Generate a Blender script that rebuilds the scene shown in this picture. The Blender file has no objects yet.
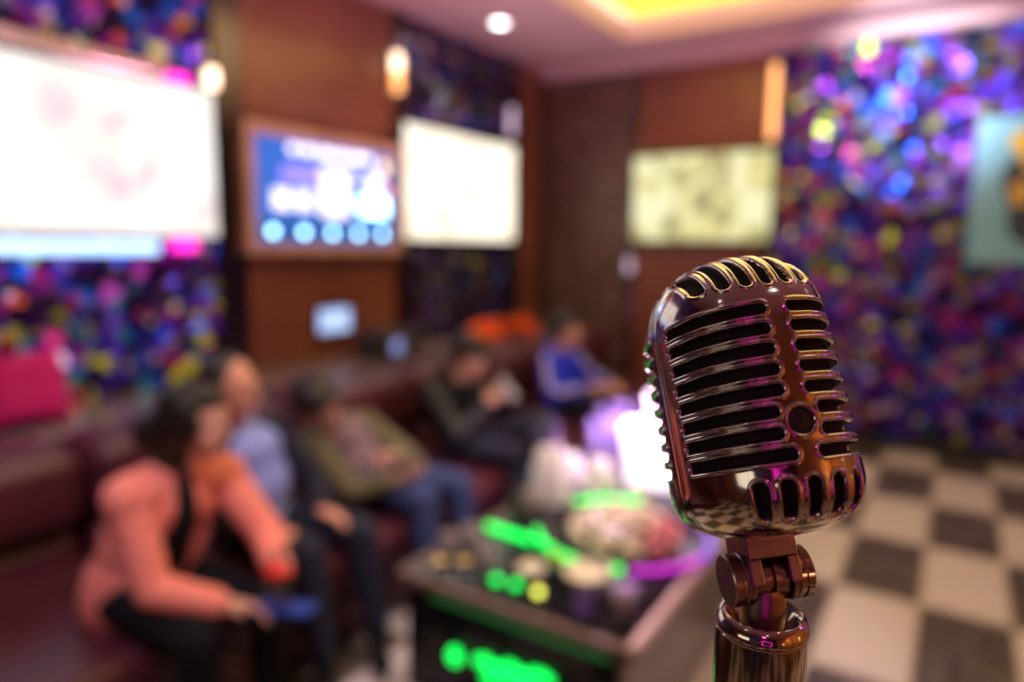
import bpy, math, random
import numpy as np
from mathutils import Vector, Matrix, Quaternion
PI = math.pi
SC = bpy.context.scene
COL = SC.collection

# ------------------------------------------------------------------ camera
CAM_LOC = Vector((0, 0, 1.6))
YAW, PITCH, ROLL, FPX = .571, .138, .012, 690.0
def heading(yaw, pitch):
    return Vector((-math.sin(yaw)*math.cos(pitch), math.cos(yaw)*math.cos(pitch), -math.sin(pitch)))
cd = bpy.data.cameras.new('camera')
cam = bpy.data.objects.new('camera', cd); COL.objects.link(cam)
cam.location = CAM_LOC
_f = heading(YAW, PITCH)
_r = Vector((math.cos(YAW), math.sin(YAW), 0)); _u = _r.cross(_f)
_m = Matrix((_r, _u, -_f)).transposed()
cam.rotation_euler = (_m @ Matrix.Rotation(ROLL, 3, 'Z')).to_euler()
cd.sensor_width = 36; cd.lens = FPX/1024*36
cd.clip_start = .02; cd.clip_end = 60
cd.dof.use_dof = True; cd.dof.focus_distance = .222; cd.dof.aperture_fstop = 3.3
SC.camera = cam
# ------------------------------------------------------------------ world, exposure
w = bpy.data.worlds.new('world'); SC.world = w; w.use_nodes = True
w.node_tree.nodes['Background'].inputs[0].default_value = (.03, .02, .04, 1)
w.node_tree.nodes['Background'].inputs[1].default_value = .3
SC.view_settings.view_transform = 'Standard'; SC.view_settings.look = 'None'
SC.view_settings.gamma = 1; SC.view_settings.use_curve_mapping = False
SC.view_settings.exposure = 0.0
SC.cycles.use_denoising = True
SC.cycles.sample_clamp_indirect = 6
SC.cycles.max_bounces = 8
SC.cycles.caustics_reflective = False; SC.cycles.caustics_refractive = False

# the room
XL, XR, YF, YB, ZC = -3.595, 2.3, 6.22, -1.9, 3.27

def lamp(kind, name, loc, energy, color, size=.1, aim=None, spot=60, blend=.5, size_y=None):
    d = bpy.data.lights.new(name, kind); d.energy = energy; d.color = color
    if kind == 'AREA':
        d.size = size
        if size_y: d.shape = 'RECTANGLE'; d.size_y = size_y
    else: d.shadow_soft_size = size
    if kind == 'SPOT': d.spot_size = math.radians(spot); d.spot_blend = blend
    o = bpy.data.objects.new(name, d); COL.objects.link(o); o.location = loc
    if aim is not None:
        o.rotation_euler = (Vector(aim)-Vector(loc)).to_track_quat('-Z', 'Y').to_euler()
    return o
# ceiling recess light, downlights, coloured spots, some added for fill and reflections
lamp('AREA', 'cove_light', (-.9, 3.2, 3.36), 20, (1, .74, .72), 2.2, (-.9, 3.2, 0), size_y=3.4)
lamp('SPOT', 'downlight_beam', (-3.07, 4.555, 3.24), 30, (1, .95, .95), .04, (-3.0, 4.5, 0), 110)
lamp('SPOT', 'sofa_beam', (-1.0, .1, 3.2), 145, (1, .80, .86), .06, (-1.95, 1.3, .7), 48)
lamp('SPOT', 'table_beam', (-1.0, 2.2, 3.2), 130, (1, .84, .95), .05, (-1.2, 2.5, .5), 50)
lamp('SPOT', 'floor_beam', (.9, 2.6, 3.2), 44, (1, .82, .92), .05, (.5, 3.6, 0), 90)
lamp('SPOT', 'glitter_beam', (-.6, 4.3, 2.85), 540, (.85, .85, .9), .05, (-.40, 6.2, 2.8), 54, 1)
lamp('SPOT', 'purple_beam', (1.6, 3.2, 3.1), 10, (.40, .22, 1), .06, (-.2, 6.2, 1.8), 75, 1)
lamp('SPOT', 'blue_beam', (-1.2, 1.9, 3.1), 35, (.5, .4, 1), .06, (-3.6, 1.4, 1.2), 70, 1)
lamp('SPOT', 'magenta_beam', (.6, -1.5, 2.9), 6, (1, .08, .55), .12, (-.05, .3, 1.5), 70, 1)  # added behind the camera for magenta on the microphone
lamp('SPOT', 'amber_beam', (1.3, -.5, 2.6), 75, (1, .5, .16), .12, (2.3, .3, 1.9), 110, 1)  # added out of view; turns the right wall orange for the chrome's reflection
lamp('SPOT', 'violet_beam', (1.7, 2.1, 2.6), 12, (.35, .05, 1), .12, (0, .3, 1.5), 40, 1)  # added out of view for violet edges on the microphone
lamp('SPOT', 'added_ceiling_fill', (-1.25, 3.2, 1.1), 190, (1, .52, .76), .1, (-1.25, 3.4, 3.2), 165, .6)  # added pink fill aimed up to brighten the ceiling, no lamp there
lamp('POINT', 'table_glow', (-1.25, 3.0, .95), 3, (1, .45, .9), .08)

# ------------------------------------------------------------------ materials
def mat(name, col, rough=.5, metal=0, emit=None, es=1, var=.12, scale=6, coat=0, trans=0, bump=0, ior=1.45, alpha=None, spec=.5):
    m = bpy.data.materials.new(name); m.use_nodes = True
    nt = m.node_tree; N = nt.nodes; L = nt.links
    b = N['Principled BSDF']
    tc = N.new('ShaderNodeTexCoord'); no = N.new('ShaderNodeTexNoise'); no.inputs['Scale'].default_value = scale
    no.inputs['Detail'].default_value = 4
    L.new(tc.outputs['Object'], no.inputs['Vector'])
    cr = N.new('ShaderNodeValToRGB'); L.new(no.outputs['Fac'], cr.inputs[0])
    c = Vector(col[:3])
    cr.color_ramp.elements[0].color = (*(c*(1-var)), 1); cr.color_ramp.elements[1].color = (*[min(1, v*(1+var)) for v in c], 1)
    cr.color_ramp.elements[0].position = .3; cr.color_ramp.elements[1].position = .7
    L.new(cr.outputs[0], b.inputs['Base Color'])
    b.inputs['Roughness'].default_value = rough; b.inputs['Metallic'].default_value = metal
    b.inputs['IOR'].default_value = ior; b.inputs['Coat Weight'].default_value = coat; b.inputs['Coat Roughness'].default_value = .06
    b.inputs['Transmission Weight'].default_value = trans; b.inputs['Specular IOR Level'].default_value = spec
    if emit: b.inputs['Emission Color'].default_value = (*emit[:3], 1); b.inputs['Emission Strength'].default_value = es
    if bump:
        bp = N.new('ShaderNodeBump'); bp.inputs['Strength'].default_value = bump; bp.inputs['Distance'].default_value = .01
        L.new(no.outputs['Fac'], bp.inputs['Height']); L.new(bp.outputs[0], b.inputs['Normal'])
    return m

def glitter_mat(name, scale=17, sat=1.0, seedv=(0, 0, 0), tint=None, bright=1.0):
    """foil mosaic: every facet has its own colour and its own tilt"""
    m = bpy.data.materials.new(name); m.use_nodes = True
    nt = m.node_tree; N = nt.nodes; L = nt.links; b = N['Principled BSDF']
    tc = N.new('ShaderNodeTexCoord'); mp = N.new('ShaderNodeMapping'); mp.inputs['Location'].default_value = seedv
    L.new(tc.outputs['Object'], mp.inputs[0])
    v = N.new('ShaderNodeTexVoronoi'); v.inputs['Scale'].default_value = scale; L.new(mp.outputs[0], v.inputs['Vector'])
    sep = N.new('ShaderNodeSeparateColor'); L.new(v.outputs['Color'], sep.inputs[0])
    cr = N.new('ShaderNodeValToRGB'); cr.color_ramp.interpolation = 'CONSTANT'
    pal = [(0, (.012, .006, .05)), (.15, (.05, .02, .55)), (.27, (.14, .03, .50)), (.37, (.02, .01, .05)), (.46, (.01, .10, .85)), (.56, (.25, .03, .50)),
           (.64, (.03, .012, .10)), (.72, (.55, .03, .30)), (.765, (.60, .75, .08)), (.85, (.10, .08, .9)), (.88, (.02, .35, .45)), (.915, (.8, .75, .9)), (.96, (.6, .10, .04))]
    el = cr.color_ramp.elements
    el[0].position = 0; el[0].color = (*pal[0][1], 1); el[1].position = pal[1][0]; el[1].color = (*pal[1][1], 1)
    for p, c in pal[2:]:
        e = el.new(p); e.color = (*c, 1)
    L.new(sep.outputs[0], cr.inputs[0]); 
    hs = N.new('ShaderNodeHueSaturation'); hs.inputs['Saturation'].default_value = sat; hs.inputs['Value'].default_value = bright
    L.new(cr.outputs[0], hs.inputs['Color']); L.new(hs.outputs[0], b.inputs['Base Color'])
    b.inputs['Metallic'].default_value = .8; b.inputs['Roughness'].default_value = .34
    ge = N.new('ShaderNodeNewGeometry')
    sub = N.new('ShaderNodeVectorMath'); sub.operation = 'SUBTRACT'; L.new(v.outputs['Color'], sub.inputs[0]); sub.inputs[1].default_value = (.5, .5, .5)
    scl = N.new('ShaderNodeVectorMath'); scl.operation = 'SCALE'; L.new(sub.outputs[0], scl.inputs[0]); scl.inputs['Scale'].default_value = .9
    ad = N.new('ShaderNodeVectorMath'); ad.operation = 'ADD'; L.new(ge.outputs['Normal'], ad.inputs[0]); L.new(scl.outputs[0], ad.inputs[1])
    nn = N.new('ShaderNodeVectorMath'); nn.operation = 'NORMALIZE'; L.new(ad.outputs[0], nn.inputs[0]); L.new(nn.outputs[0], b.inputs['Normal'])
    return m

def ramp_tex_mat(name, stops, scale, kind='NOISE', es=3.0, rough=.3, distortion=1.5):
    """a lit screen whose picture is soft procedural colour"""
    m = bpy.data.materials.new(name); m.use_nodes = True
    nt = m.node_tree; N = nt.nodes; L = nt.links; b = N['Principled BSDF']
    tc = N.new('ShaderNodeTexCoord'); no = N.new('ShaderNodeTexNoise'); no.inputs['Scale'].default_value = scale; no.inputs['Distortion'].default_value = distortion
    L.new(tc.outputs['Object'], no.inputs['Vector'])
    cr = N.new('ShaderNodeValToRGB'); el = cr.color_ramp.elements
    el[0].position, el[0].color = stops[0][0], (*stops[0][1], 1); el[1].position, el[1].color = stops[1][0], (*stops[1][1], 1)
    for p, c in stops[2:]:
        e = el.new(p); e.color = (*c, 1)
    L.new(no.outputs['Fac'], cr.inputs[0]); L.new(cr.outputs[0], b.inputs['Emission Color'])
    b.inputs['Emission Strength'].default_value = es; b.inputs['Base Color'].default_value = (.02, .02, .02, 1); b.inputs['Roughness'].default_value = rough
    return m

def checker_floor_mat():
    m = bpy.data.materials.new('checker_tiles'); m.use_nodes = True
    nt = m.node_tree; N = nt.nodes; L = nt.links; b = N['Principled BSDF']
    tc = N.new('ShaderNodeTexCoord'); mp = N.new('ShaderNodeMapping')
    L.new(tc.outputs['Object'], mp.inputs[0])
    TX, TY = .217*1.6, .2166*2.155*1.6
    mp.inputs['Location'].default_value = (.231*1.6/TX + 40, -3.117*1.6/TY + 40, .5)
    mp.inputs['Scale'].default_value = (1/TX, 1/TY, 0)
    ck = N.new('ShaderNodeTexChecker'); ck.inputs['Scale'].default_value = 1
    L.new(mp.outputs[0], ck.inputs['Vector'])
    no = N.new('ShaderNodeTexNoise'); no.inputs['Scale'].default_value = 22; no.inputs['Detail'].default_value = 8; no.inputs['Distortion'].default_value = 1.2
    L.new(tc.outputs['Object'], no.inputs['Vector'])
    r1 = N.new('ShaderNodeValToRGB'); r1.color_ramp.elements[0].color = (.52, .44, .47, 1); r1.color_ramp.elements[1].color = (.66, .59, .62, 1)
    r2 = N.new('ShaderNodeValToRGB'); r2.color_ramp.elements[0].color = (.035, .028, .028, 1); r2.color_ramp.elements[1].color = (.20, .16, .155, 1)
    r2.color_ramp.elements[0].position = .4; r2.color_ramp.elements[1].position = .72
    L.new(no.outputs['Fac'], r1.inputs[0]); L.new(no.outputs['Fac'], r2.inputs[0])
    L.new(r1.outputs[0], ck.inputs['Color1']); L.new(r2.outputs[0], ck.inputs['Color2'])
    # joints
    sx = N.new('ShaderNodeSeparateXYZ'); L.new(mp.outputs[0], sx.inputs[0])
    def joint(o, w):
        f = N.new('ShaderNodeMath'); f.operation = 'FRACT'; L.new(o, f.inputs[0])
        g = N.new('ShaderNodeMath'); g.operation = 'SUBTRACT'; L.new(f.outputs[0], g.inputs[0]); g.inputs[1].default_value = .5
        a = N.new('ShaderNodeMath'); a.operation = 'ABSOLUTE'; L.new(g.outputs[0], a.inputs[0])
        t = N.new('ShaderNodeMath'); t.operation = 'GREATER_THAN'; L.new(a.outputs[0], t.inputs[0]); t.inputs[1].default_value = .5-w
        return t
    jx, jy = joint(sx.outputs[0], .022), joint(sx.outputs[1], .011)
    mx = N.new('ShaderNodeMath'); mx.operation = 'MAXIMUM'; L.new(jx.outputs[0], mx.inputs[0]); L.new(jy.outputs[0], mx.inputs[1])
    mi = N.new('ShaderNodeMix'); mi.data_type = 'RGBA'; L.new(mx.outputs[0], mi.inputs[0]); L.new(ck.outputs[0], mi.inputs[6]); mi.inputs[7].default_value = (.36, .29, .26, 1)
    L.new(mi.outputs[2], b.inputs['Base Color']); b.inputs['Roughness'].default_value = .28
    return m

M = {}
M['ceiling'] = mat('ceiling_paint', (.62, .42, .44), .45, var=.04)
M['cream'] = mat('lit_cove_plaster', (.95, .88, .82), .6, emit=(1, .89, .84), es=1.6, var=.03)  # hidden strip's light on the plaster painted in as emission
M['yellow'] = mat('yellow_light_film', (.9, .8, .1), .5, emit=(1, .86, .08), es=1.0, var=.03)
M['brown'] = mat('brown_wood_panel', (.20, .065, .038), .3, var=.18, scale=2, coat=.3)
M['darkdoor'] = mat('dark_figured_door', (.12, .065, .055), .4, var=.5, scale=9)
M['chrome_strip'] = mat('dark_polished_strip', (.13, .10, .12), .2, 1, var=.1)
M['glit_far'] = glitter_mat('foil_mosaic', 15, 1.0, bright=.6)
M['glit_left'] = glitter_mat('foil_mosaic_left', 15, 1.0, (3, 7, 2), bright=.95)
M['glit_dark'] = glitter_mat('foil_mosaic_dark', 15, .9, (9, 1, 5), bright=.5)
M['floor'] = checker_floor_mat()
M['leather'] = mat('maroon_leather', (.075, .016, .030), .34, var=.15, scale=12, bump=.05)
M['black_gloss'] = mat('black_glass', (.008, .008, .011), .10, spec=.3)
M['black'] = mat('black_plastic', (.02, .02, .022), .4)
M['steel'] = mat('brushed_steel', (.60, .52, .52), .3, 1)
M['steel_side'] = mat('grey_laminate', (.22, .19, .19), .35, .3)
M['wood_frame'] = mat('light_wood_frame', (.52, .30, .20), .4, var=.2)
M['cloth_black'] = mat('black_cloth', (.010, .010, .014), .9, spec=.15)
M['glass'] = mat('clear_glass', (.9, .92, .95), .03, trans=1, var=.01, ior=1.3)

# ------------------------------------------------------------------ mesh helpers
class MB:
    def __init__(s): s.v = []; s.f = []; s.mi = []
    def add(s, v, f, mi=0, M_=None):
        n = len(s.v)
        if M_ is not None: v = [M_ @ Vector(p) for p in v]
        s.v += [tuple(p) for p in v]; s.f += [tuple(i+n for i in q) for q in f]; s.mi += [mi]*len(f)
        return s
    def box(s, lo, hi, mi=0, M_=None):
        x0, y0, z0 = lo; x1, y1, z1 = hi
        v = [(x0, y0, z0), (x1, y0, z0), (x1, y1, z0), (x0, y1, z0), (x0, y0, z1), (x1, y0, z1), (x1, y1, z1), (x0, y1, z1)]
        return s.add(v, [(0, 3, 2, 1), (4, 5, 6, 7), (0, 1, 5, 4), (1, 2, 6, 5), (2, 3, 7, 6), (3, 0, 4, 7)], mi, M_)
    def lathe(s, prof, n=32, mi=0, M_=None):
        """prof: (r, z) from the bottom up; r == 0 closes to a point"""
        v = []; f = []; rings = []
        for r, z in prof:
            if r <= 1e-7: rings.append([len(v)]); v.append((0, 0, z))
            else:
                rings.append(list(range(len(v), len(v)+n)))
                v += [(r*math.cos(2*PI*k/n), r*math.sin(2*PI*k/n), z) for k in range(n)]
        for a, b in zip(rings, rings[1:]):
            for k in range(n):
                k2 = (k+1) % n
                if len(a) == 1 and len(b) == 1: continue
                if len(a) == 1: f.append((a[0], b[k2], b[k]))
                elif len(b) == 1: f.append((a[k], a[k2], b[0]))
                else: f.append((a[k], a[k2], b[k2], b[k]))
        return s.add(v, f, mi, M_)
    def cone(s, p0, r0, p1, r1, n=14, mi=0, squash=None, caps=3):
        """round-ended tapered limb"""
        p0, p1 = Vector(p0), Vector(p1); d = p1-p0; L = max(d.length, 1e-6)
        q = d.to_track_quat('Z', 'Y').to_matrix().to_4x4(); q.translation = p0
        prof = [(0, -r0)]+[(r0*math.sin(a), -r0*math.cos(a)) for a in [PI/2*k/caps for k in range(1, caps+1)]]
        prof += [(r1*math.cos(a), L+r1*math.sin(a)) for a in [PI/2*k/caps for k in range(0, caps)]]+[(0, L+r1)]
        t = MB().lathe(prof, n)
        vs = [q @ Vector(p) for p in t.v]
        if squash:
            ax, k = Vector(squash[0]).normalized(), squash[1]
            c = (p0+p1)/2
            vs = [p-ax*((p-c).dot(ax))*(1-k) for p in vs]
        return s.add(vs, t.f, mi)
    def ell(s, c, r, R=None, n=20, mi=0):
        R = R or Matrix.Identity(3)
        k = 12; prof = [(math.sin(PI*i/k), -math.cos(PI*i/k)) for i in range(k+1)]; prof[0] = (0, -1); prof[-1] = (0, 1)
        t = MB().lathe(prof, n)
        return s.add([Vector(c)+R @ Vector((p[0]*r[0], p[1]*r[1], p[2]*r[2])) for p in t.v], t.f, mi)
    def tube(s, pts, r, n=12, mi=0, closed=False):
        pts = [Vector(p) for p in pts]; v = []; f = []; m = len(pts)
        up = Vector((0, 0, 1))
        for i, p in enumerate(pts):
            a = pts[(i-1) % m] if (closed or i) else p; b = pts[(i+1) % m] if (closed or i < m-1) else p
            t = (b-a).normalized(); u = up if abs(t.z) < .95 else Vector((1, 0, 0))
            sx = t.cross(u).normalized(); sy = sx.cross(t)
            rr = r[i] if isinstance(r, (list, tuple)) else r
            v += [p+(sx*math.cos(2*PI*k/n)+sy*math.sin(2*PI*k/n))*rr for k in range(n)]
        for i in range(m if closed else m-1):
            j = (i+1) % m
            for k in range(n):
                f.append((i*n+k, j*n+k, j*n+(k+1) % n, i*n+(k+1) % n))
        if not closed: f += [tuple(range(n)), tuple(range((m-1)*n, m*n))[::-1]]
        return s.add(v, f, mi)
    def mesh(s, name, mats, smooth=True):
        me = bpy.data.meshes.new(name); me.from_pydata(s.v, [], s.f)
        for m_ in (mats if isinstance(mats, (list, tuple)) else [mats]): me.materials.append(m_)
        me.polygons.foreach_set('material_index', s.mi)
        if smooth: me.polygons.foreach_set('use_smooth', [True]*len(s.f))
        me.update(); return me
    def build(s, name, mats, parent=None, smooth=True, bevel=0, seg=2, loc=None, rz=0, M_=None, angle=.7):
        me = s.mesh(name, mats, smooth)
        import bmesh
        bm = bmesh.new(); bm.from_mesh(me); bmesh.ops.recalc_face_normals(bm, faces=bm.faces)
        if smooth and not bevel:
            for e in bm.edges:
                if len(e.link_faces) == 2 and e.calc_face_angle(0) > angle: e.smooth = False
        bm.to_mesh(me); bm.free()
        o = bpy.data.objects.new(name, me); COL.objects.link(o)
        if parent: o.parent = parent
        if loc: o.location = loc
        if rz: o.rotation_euler = (0, 0, rz)
        if M_ is not None: o.matrix_local = M_
        if bevel:
            b = o.modifiers.new('bevel', 'BEVEL'); b.width = bevel; b.segments = seg; b.limit_method = 'ANGLE'; b.harden_normals = False
        return o

def tag(o, label, cat, group=None):
    o['label'] = label; o['category'] = cat
    if group: o['group'] = group
    return o
def struct(o, label=None):
    o['kind'] = 'structure'
    if label: o['label'] = label
    return o
def empty(name, loc, rz=0):
    o = bpy.data.objects.new(name, None); COL.objects.link(o); o.location = loc; o.rotation_euler = (0, 0, rz); o.empty_display_size = .05
    return o
def thing(name, label, cat, loc=(0, 0, 0), rz=0, group=None):
    return tag(empty(name, loc, rz), label, cat, group)
def copy_tree(o, parent=None):
    c = o.copy(); COL.objects.link(c); c.parent = parent
    for ch in list(o.children): copy_tree(ch, c)
    return c

# ------------------------------------------------------------------ the room shell
def box_struct(name, lo, hi, m, bevel=0):
    return struct(MB().box(lo, hi).build(name, m, smooth=False, bevel=bevel))
T = .12
box_struct('floor', (XL-T, YB-T, -.1), (XR+T, YF+T, 0), M['floor'])
M['wall_base'] = mat('dark_wall_base', (.05, .022, .02), .4)
box_struct('wall_left', (XL-T, YB-T, 0), (XL, YF+T, ZC+.35), M['wall_base'])
box_struct('wall_far', (XL, YF, 0), (XR+T, YF+T, ZC+.35), M['wall_base'])
box_struct('wall_right', (XR, YB-T, 0), (XR+T, YF, ZC+.35), M['wall_base'])
box_struct('wall_back', (XL, YB-T, 0), (XR, YB, ZC+.35), M['wall_base'])
# ceiling with a rectangular recess
RX0, RX1, RY0, RY1, RZ = -2.43, 1.1, .9, 5.45, 3.42
c = MB()
c.box((XL, YB, ZC), (RX0, YF, ZC+.3)); c.box((RX1, YB, ZC), (XR, YF, ZC+.3))
c.box((RX0, YB, ZC), (RX1, RY0, ZC+.3)); c.box((RX0, RY1, ZC), (RX1, YF, ZC+.3))
struct(c.build('ceiling', M['ceiling'], smooth=False))
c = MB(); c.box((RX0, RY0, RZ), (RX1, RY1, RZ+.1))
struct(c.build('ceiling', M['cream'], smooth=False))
e_ = MB()
YX0, YX1, YY0, YY1 = -2.37, .95, 1.05, 5.39
e_.box((YX0, YY0, RZ-.02), (YX1, YY1, RZ))
tag(e_.build('ceiling_light_panel', M['yellow'], smooth=False), 'yellow glowing light panel set in the ceiling recess', 'light panel')
# plaster moulding round the recess
tr = MB()
for lo, hi in (((RX0-.05, RY0-.05, ZC-.012), (RX1+.05, RY0, ZC)), ((RX0-.05, RY1, ZC-.012), (RX1+.05, RY1+.05, ZC)), ((RX0-.05, RY0, ZC-.012), (RX0, RY1, ZC)), ((RX1, RY0, ZC-.012), (RX1+.05, RY1, ZC))):
    tr.box(lo, hi)
struct(tr.build('trim_1', M['ceiling'], smooth=False))

def panel(y0, y1, z0, z1, m, d=.02, name='wall_panel', label=None, cat='wall panel', bevel=.004, group=None):
    o = MB().box((XL+.002, y0, z0), (XL+d, y1, z1-.004)).build(name, m, smooth=False, bevel=bevel)
    return tag(o, label, cat, group)
def panel_far(x0, x1, z0, z1, m, d=.02, name='wall_panel', label=None, cat='wall panel', group=None):
    o = MB().box((x0, YF-d, z0), (x1-.004, YF-.002, z1-.004)).build(name, m, smooth=False, bevel=.004)
    return tag(o, label, cat, group)
panel(-1.85, 2.436, .825, ZC, M['glit_left'], name='glitter_panel', label='shimmering multicoloured foil wall panel behind the largest television', cat='wall panel')
panel(2.624, 3.926, .825, ZC, M['brown'], label='brown wooden wall panel behind the framed song screen')
panel(4.074, 5.456, .825, ZC, M['glit_dark'], name='glitter_panel', label='dark foil wall panel behind the smaller bright television on left wall')
panel(5.624, 6.05, .825, ZC, M['brown'], label='narrow brown wooden wall panel in the far left corner')
panel_far(-2.60, -1.44, .1, ZC, M['brown'], label='brown wooden wall panel behind the television on far wall')
panel_far(-1.36, XR, .12, ZC-.06, M['glit_far'], name='glitter_panel', label='wide shimmering violet and blue foil wall panel on far wall')
o = MB().box((XL+.004, YF-.035, .02), (-2.664, YF-.002, ZC-.08)); 
d1 = tag(o.build('door', M['darkdoor'], smooth=False, bevel=.004), 'tall dark mottled door in the far corner', 'door')
MB().tube([(-2.80, YF-.075, 1.0), (-2.80, YF-.075, 1.25)], .012).build('handle', M['steel'], d1)
def pil(y0, y1, label):
    tag(MB().box((XL, y0, .80), (XL+.05, y1, ZC)).build('pilaster_strip', M['chrome_strip'], smooth=False, bevel=.006), label, 'wall strip')
pil(2.44, 2.62, 'dark polished pilaster strip right of the largest television')
pil(3.93, 4.07, 'dark polished pilaster strip right of the framed song screen')
pil(5.46, 5.62, 'dark polished pilaster strip right of the smaller left wall television')
tag(MB().box((-2.66, YF-.05, .0), (-2.60, YF, ZC)).build('pilaster_strip', M['chrome_strip'], smooth=False, bevel=.006), 'thin polished pilaster strip right of the dark corner door', 'wall strip')
tag(MB().box((-1.44, YF-.05, .0), (-1.36, YF, ZC)).build('pilaster_strip', M['chrome_strip'], smooth=False, bevel=.006), 'polished pilaster strip at the left edge of violet foil wall', 'wall strip')
# ledge along the left wall behind the sofa
struct(MB().box((XL, YB, .0), (-3.02, YF, .80)).build('trim_2', M['brown'], smooth=False, bevel=.008))
M['ledge_top'] = mat('polished_ledge', (.45, .33, .36), .22, .6)
struct(MB().box((XL, YB, .80), (-3.0, YF, .822)).build('trim_3', M['ledge_top'], smooth=False, bevel=.004))
struct(MB().box((-1.36, YF-.03, 0), (XR, YF, .12)).build('baseboard_far', M['black'], smooth=False))
struct(MB().box((XL, YF-.14, ZC-.07), (XR, YF, ZC)).build('trim_4', M['ceiling'], smooth=False))
# right and back walls: amber lit wood panels, a foil bay between them
def wp(lo, hi, m, label, name='wall_panel'): return tag(MB().box(lo, hi).build(name, m, smooth=False, bevel=.004), label, 'wall panel')
M['amber_wood'] = mat('amber_wood_panel', (.50, .20, .06), .35, var=.2, scale=3)
for i, (a, b_) in enumerate(((-1.8, .1), (.2, 2.1), (2.2, 4.1), (4.2, 6.1))):
    wp((XR-.02, a, .1), (XR, b_, ZC), M['amber_wood'], 'amber wooden panel on the right wall, number %s from the back' % ('first', 'second', 'third', 'fourth')[i] if 0 else
       ('amber wooden wall panel beside the back corner of right wall', 'amber wooden wall panel on right wall nearest the microphone', 'amber wooden wall panel halfway along the right wall', 'amber wooden wall panel at the far end of right wall')[i])
wp((-3.4, YB, .1), (-1.2, YB+.02, ZC), M['brown'], 'brown wooden panel on the left of the back wall')
wp((-1.1, YB+.002, .1), (2.2, YB+.02, ZC-.004), M['glit_dark'], 'dark foil panel on the right of the back wall', 'glitter_panel')

# ------------------------------------------------------------------ downlights, glows standing in for reflections, added lights
M['lamp_white'] = mat('lamp_white', (1, 1, 1), emit=(1, .97, 1), es=9)
M['amber'] = mat('amber_glow', (1, .7, .4), emit=(1, .42, .12), es=2.2)
M['amber_w'] = mat('warm_glow', (1, .8, .6), emit=(1, .72, .5), es=4)
M['mag_l'] = mat('magenta_glow', (1, .1, .7), emit=(1, .02, .55), es=2.5)
def downlight(loc, label, dim=1):
    t = thing('downlight', label, 'ceiling light', loc, group='round downlights in the ceiling')
    MB().lathe([(.058, 0), (.075, 0), (.075, -.012), (.058, -.012), (.058, 0)], 28).build('trim_ring', M['steel'], t)
    MB().lathe([(0, -.008), (.056, -.008), (.056, 0), (0, 0)], 28).build('lens', M['lamp_white'], t)
    return t
downlight((-3.07, 4.555, ZC), 'round white downlight glowing in the ceiling above the smaller left television')
for x, y, l in ((-3.05, 2.6, 'round white downlight in the ceiling above the framed song screen'), (-3.05, .5, 'round white downlight in the ceiling above the near end of sofa'),
                (-1.0, .1, 'round white downlight in the ceiling behind the camera, left'), (.9, .2, 'round white downlight in the ceiling behind the camera, centre'), (1.75, 2.6, 'round white downlight in the ceiling by the right wall'),
                (-1.0, -1.2, 'round white downlight near the back wall, left'), (.8, -1.2, 'round white downlight near the back wall, right')):
    downlight((x, y, ZC), l)
def wall_glow(loc, h, label, rot, mats=('amber_w', 'amber'), wdt=.06):  # glowing parts standing in for reflections on the polished strips
    t = thing('wall_glow_strip', label, 'wall glow', loc, rot)
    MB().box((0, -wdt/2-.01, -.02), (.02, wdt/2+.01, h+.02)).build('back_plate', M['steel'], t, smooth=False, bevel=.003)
    MB().lathe([(0, h*.55), (wdt*.5, h*.57), (wdt*.5, h*.97), (0, h)], 18, M_=Matrix.Translation((.045, 0, 0))).build('upper_glow', M[mats[0]], t)
    MB().lathe([(0, 0), (wdt*.5, h*.03), (wdt*.5, h*.53), (0, h*.55)], 18, M_=Matrix.Translation((.045, 0, 0))).build('lower_glow', M[mats[1]], t)
wall_glow((XL+.05, 3.89, 2.68), .27, 'amber reflection built as a glow on strip above song screen and smaller television', 0)
wall_glow((XL+.05, 2.40, 2.43), .10, 'warm white reflection built as a glow at the upper right corner of the largest television', 0, ('amber_w', 'amber_w'), .055)
wall_glow((-1.40, YF-.05, 2.50), .60, 'tall amber reflection built as a glow at the left edge of violet foil wall', -PI/2, ('amber', 'amber'), .05)
M['pale'] = mat('pale_glow', (.7, .7, .9), emit=(.7, .55, .8), es=.8)
wall_glow((XL+.05, 5.40, 2.58), .25, 'pale reflection built as a glow beside the dark corner panel', 0, ('pale', 'pale'), .05)
wall_glow((-2.63, YF-.05, 1.36), .12, 'small pink wall glow beside the door, below the far television', -PI/2, ('pale', 'pale'), .05)
wall_glow((XR-.02, 1.0, 1.5), .5, 'added amber glow on the right wall near the microphone', PI, ('amber_w', 'amber'), .09)  # added, unseen; gives the chrome something amber to reflect
wall_glow((XR-.02, -.9, 1.5), .5, 'added amber glow on the right wall by the back corner', PI, ('amber_w', 'amber'), .09)  # added, unseen; second amber source for the chrome
t = tag(MB().tube([(.55, YB+.05, 2.3), (1.5, YB+.05, 2.3)], .03).tube([(.55, YB+.05, .9), (1.5, YB+.05, .9)], .03).tube([(.55, YB+.05, .9), (.55, YB+.05, 2.3)], .03)
        .tube([(1.5, YB+.05, .9), (1.5, YB+.05, 2.3)], .03).build('added_glow_frame', M['mag_l']), 'added square magenta glow frame on the back wall', 'added light')  # added unseen glow, reflected in magenta beside the microphone's spine

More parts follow.
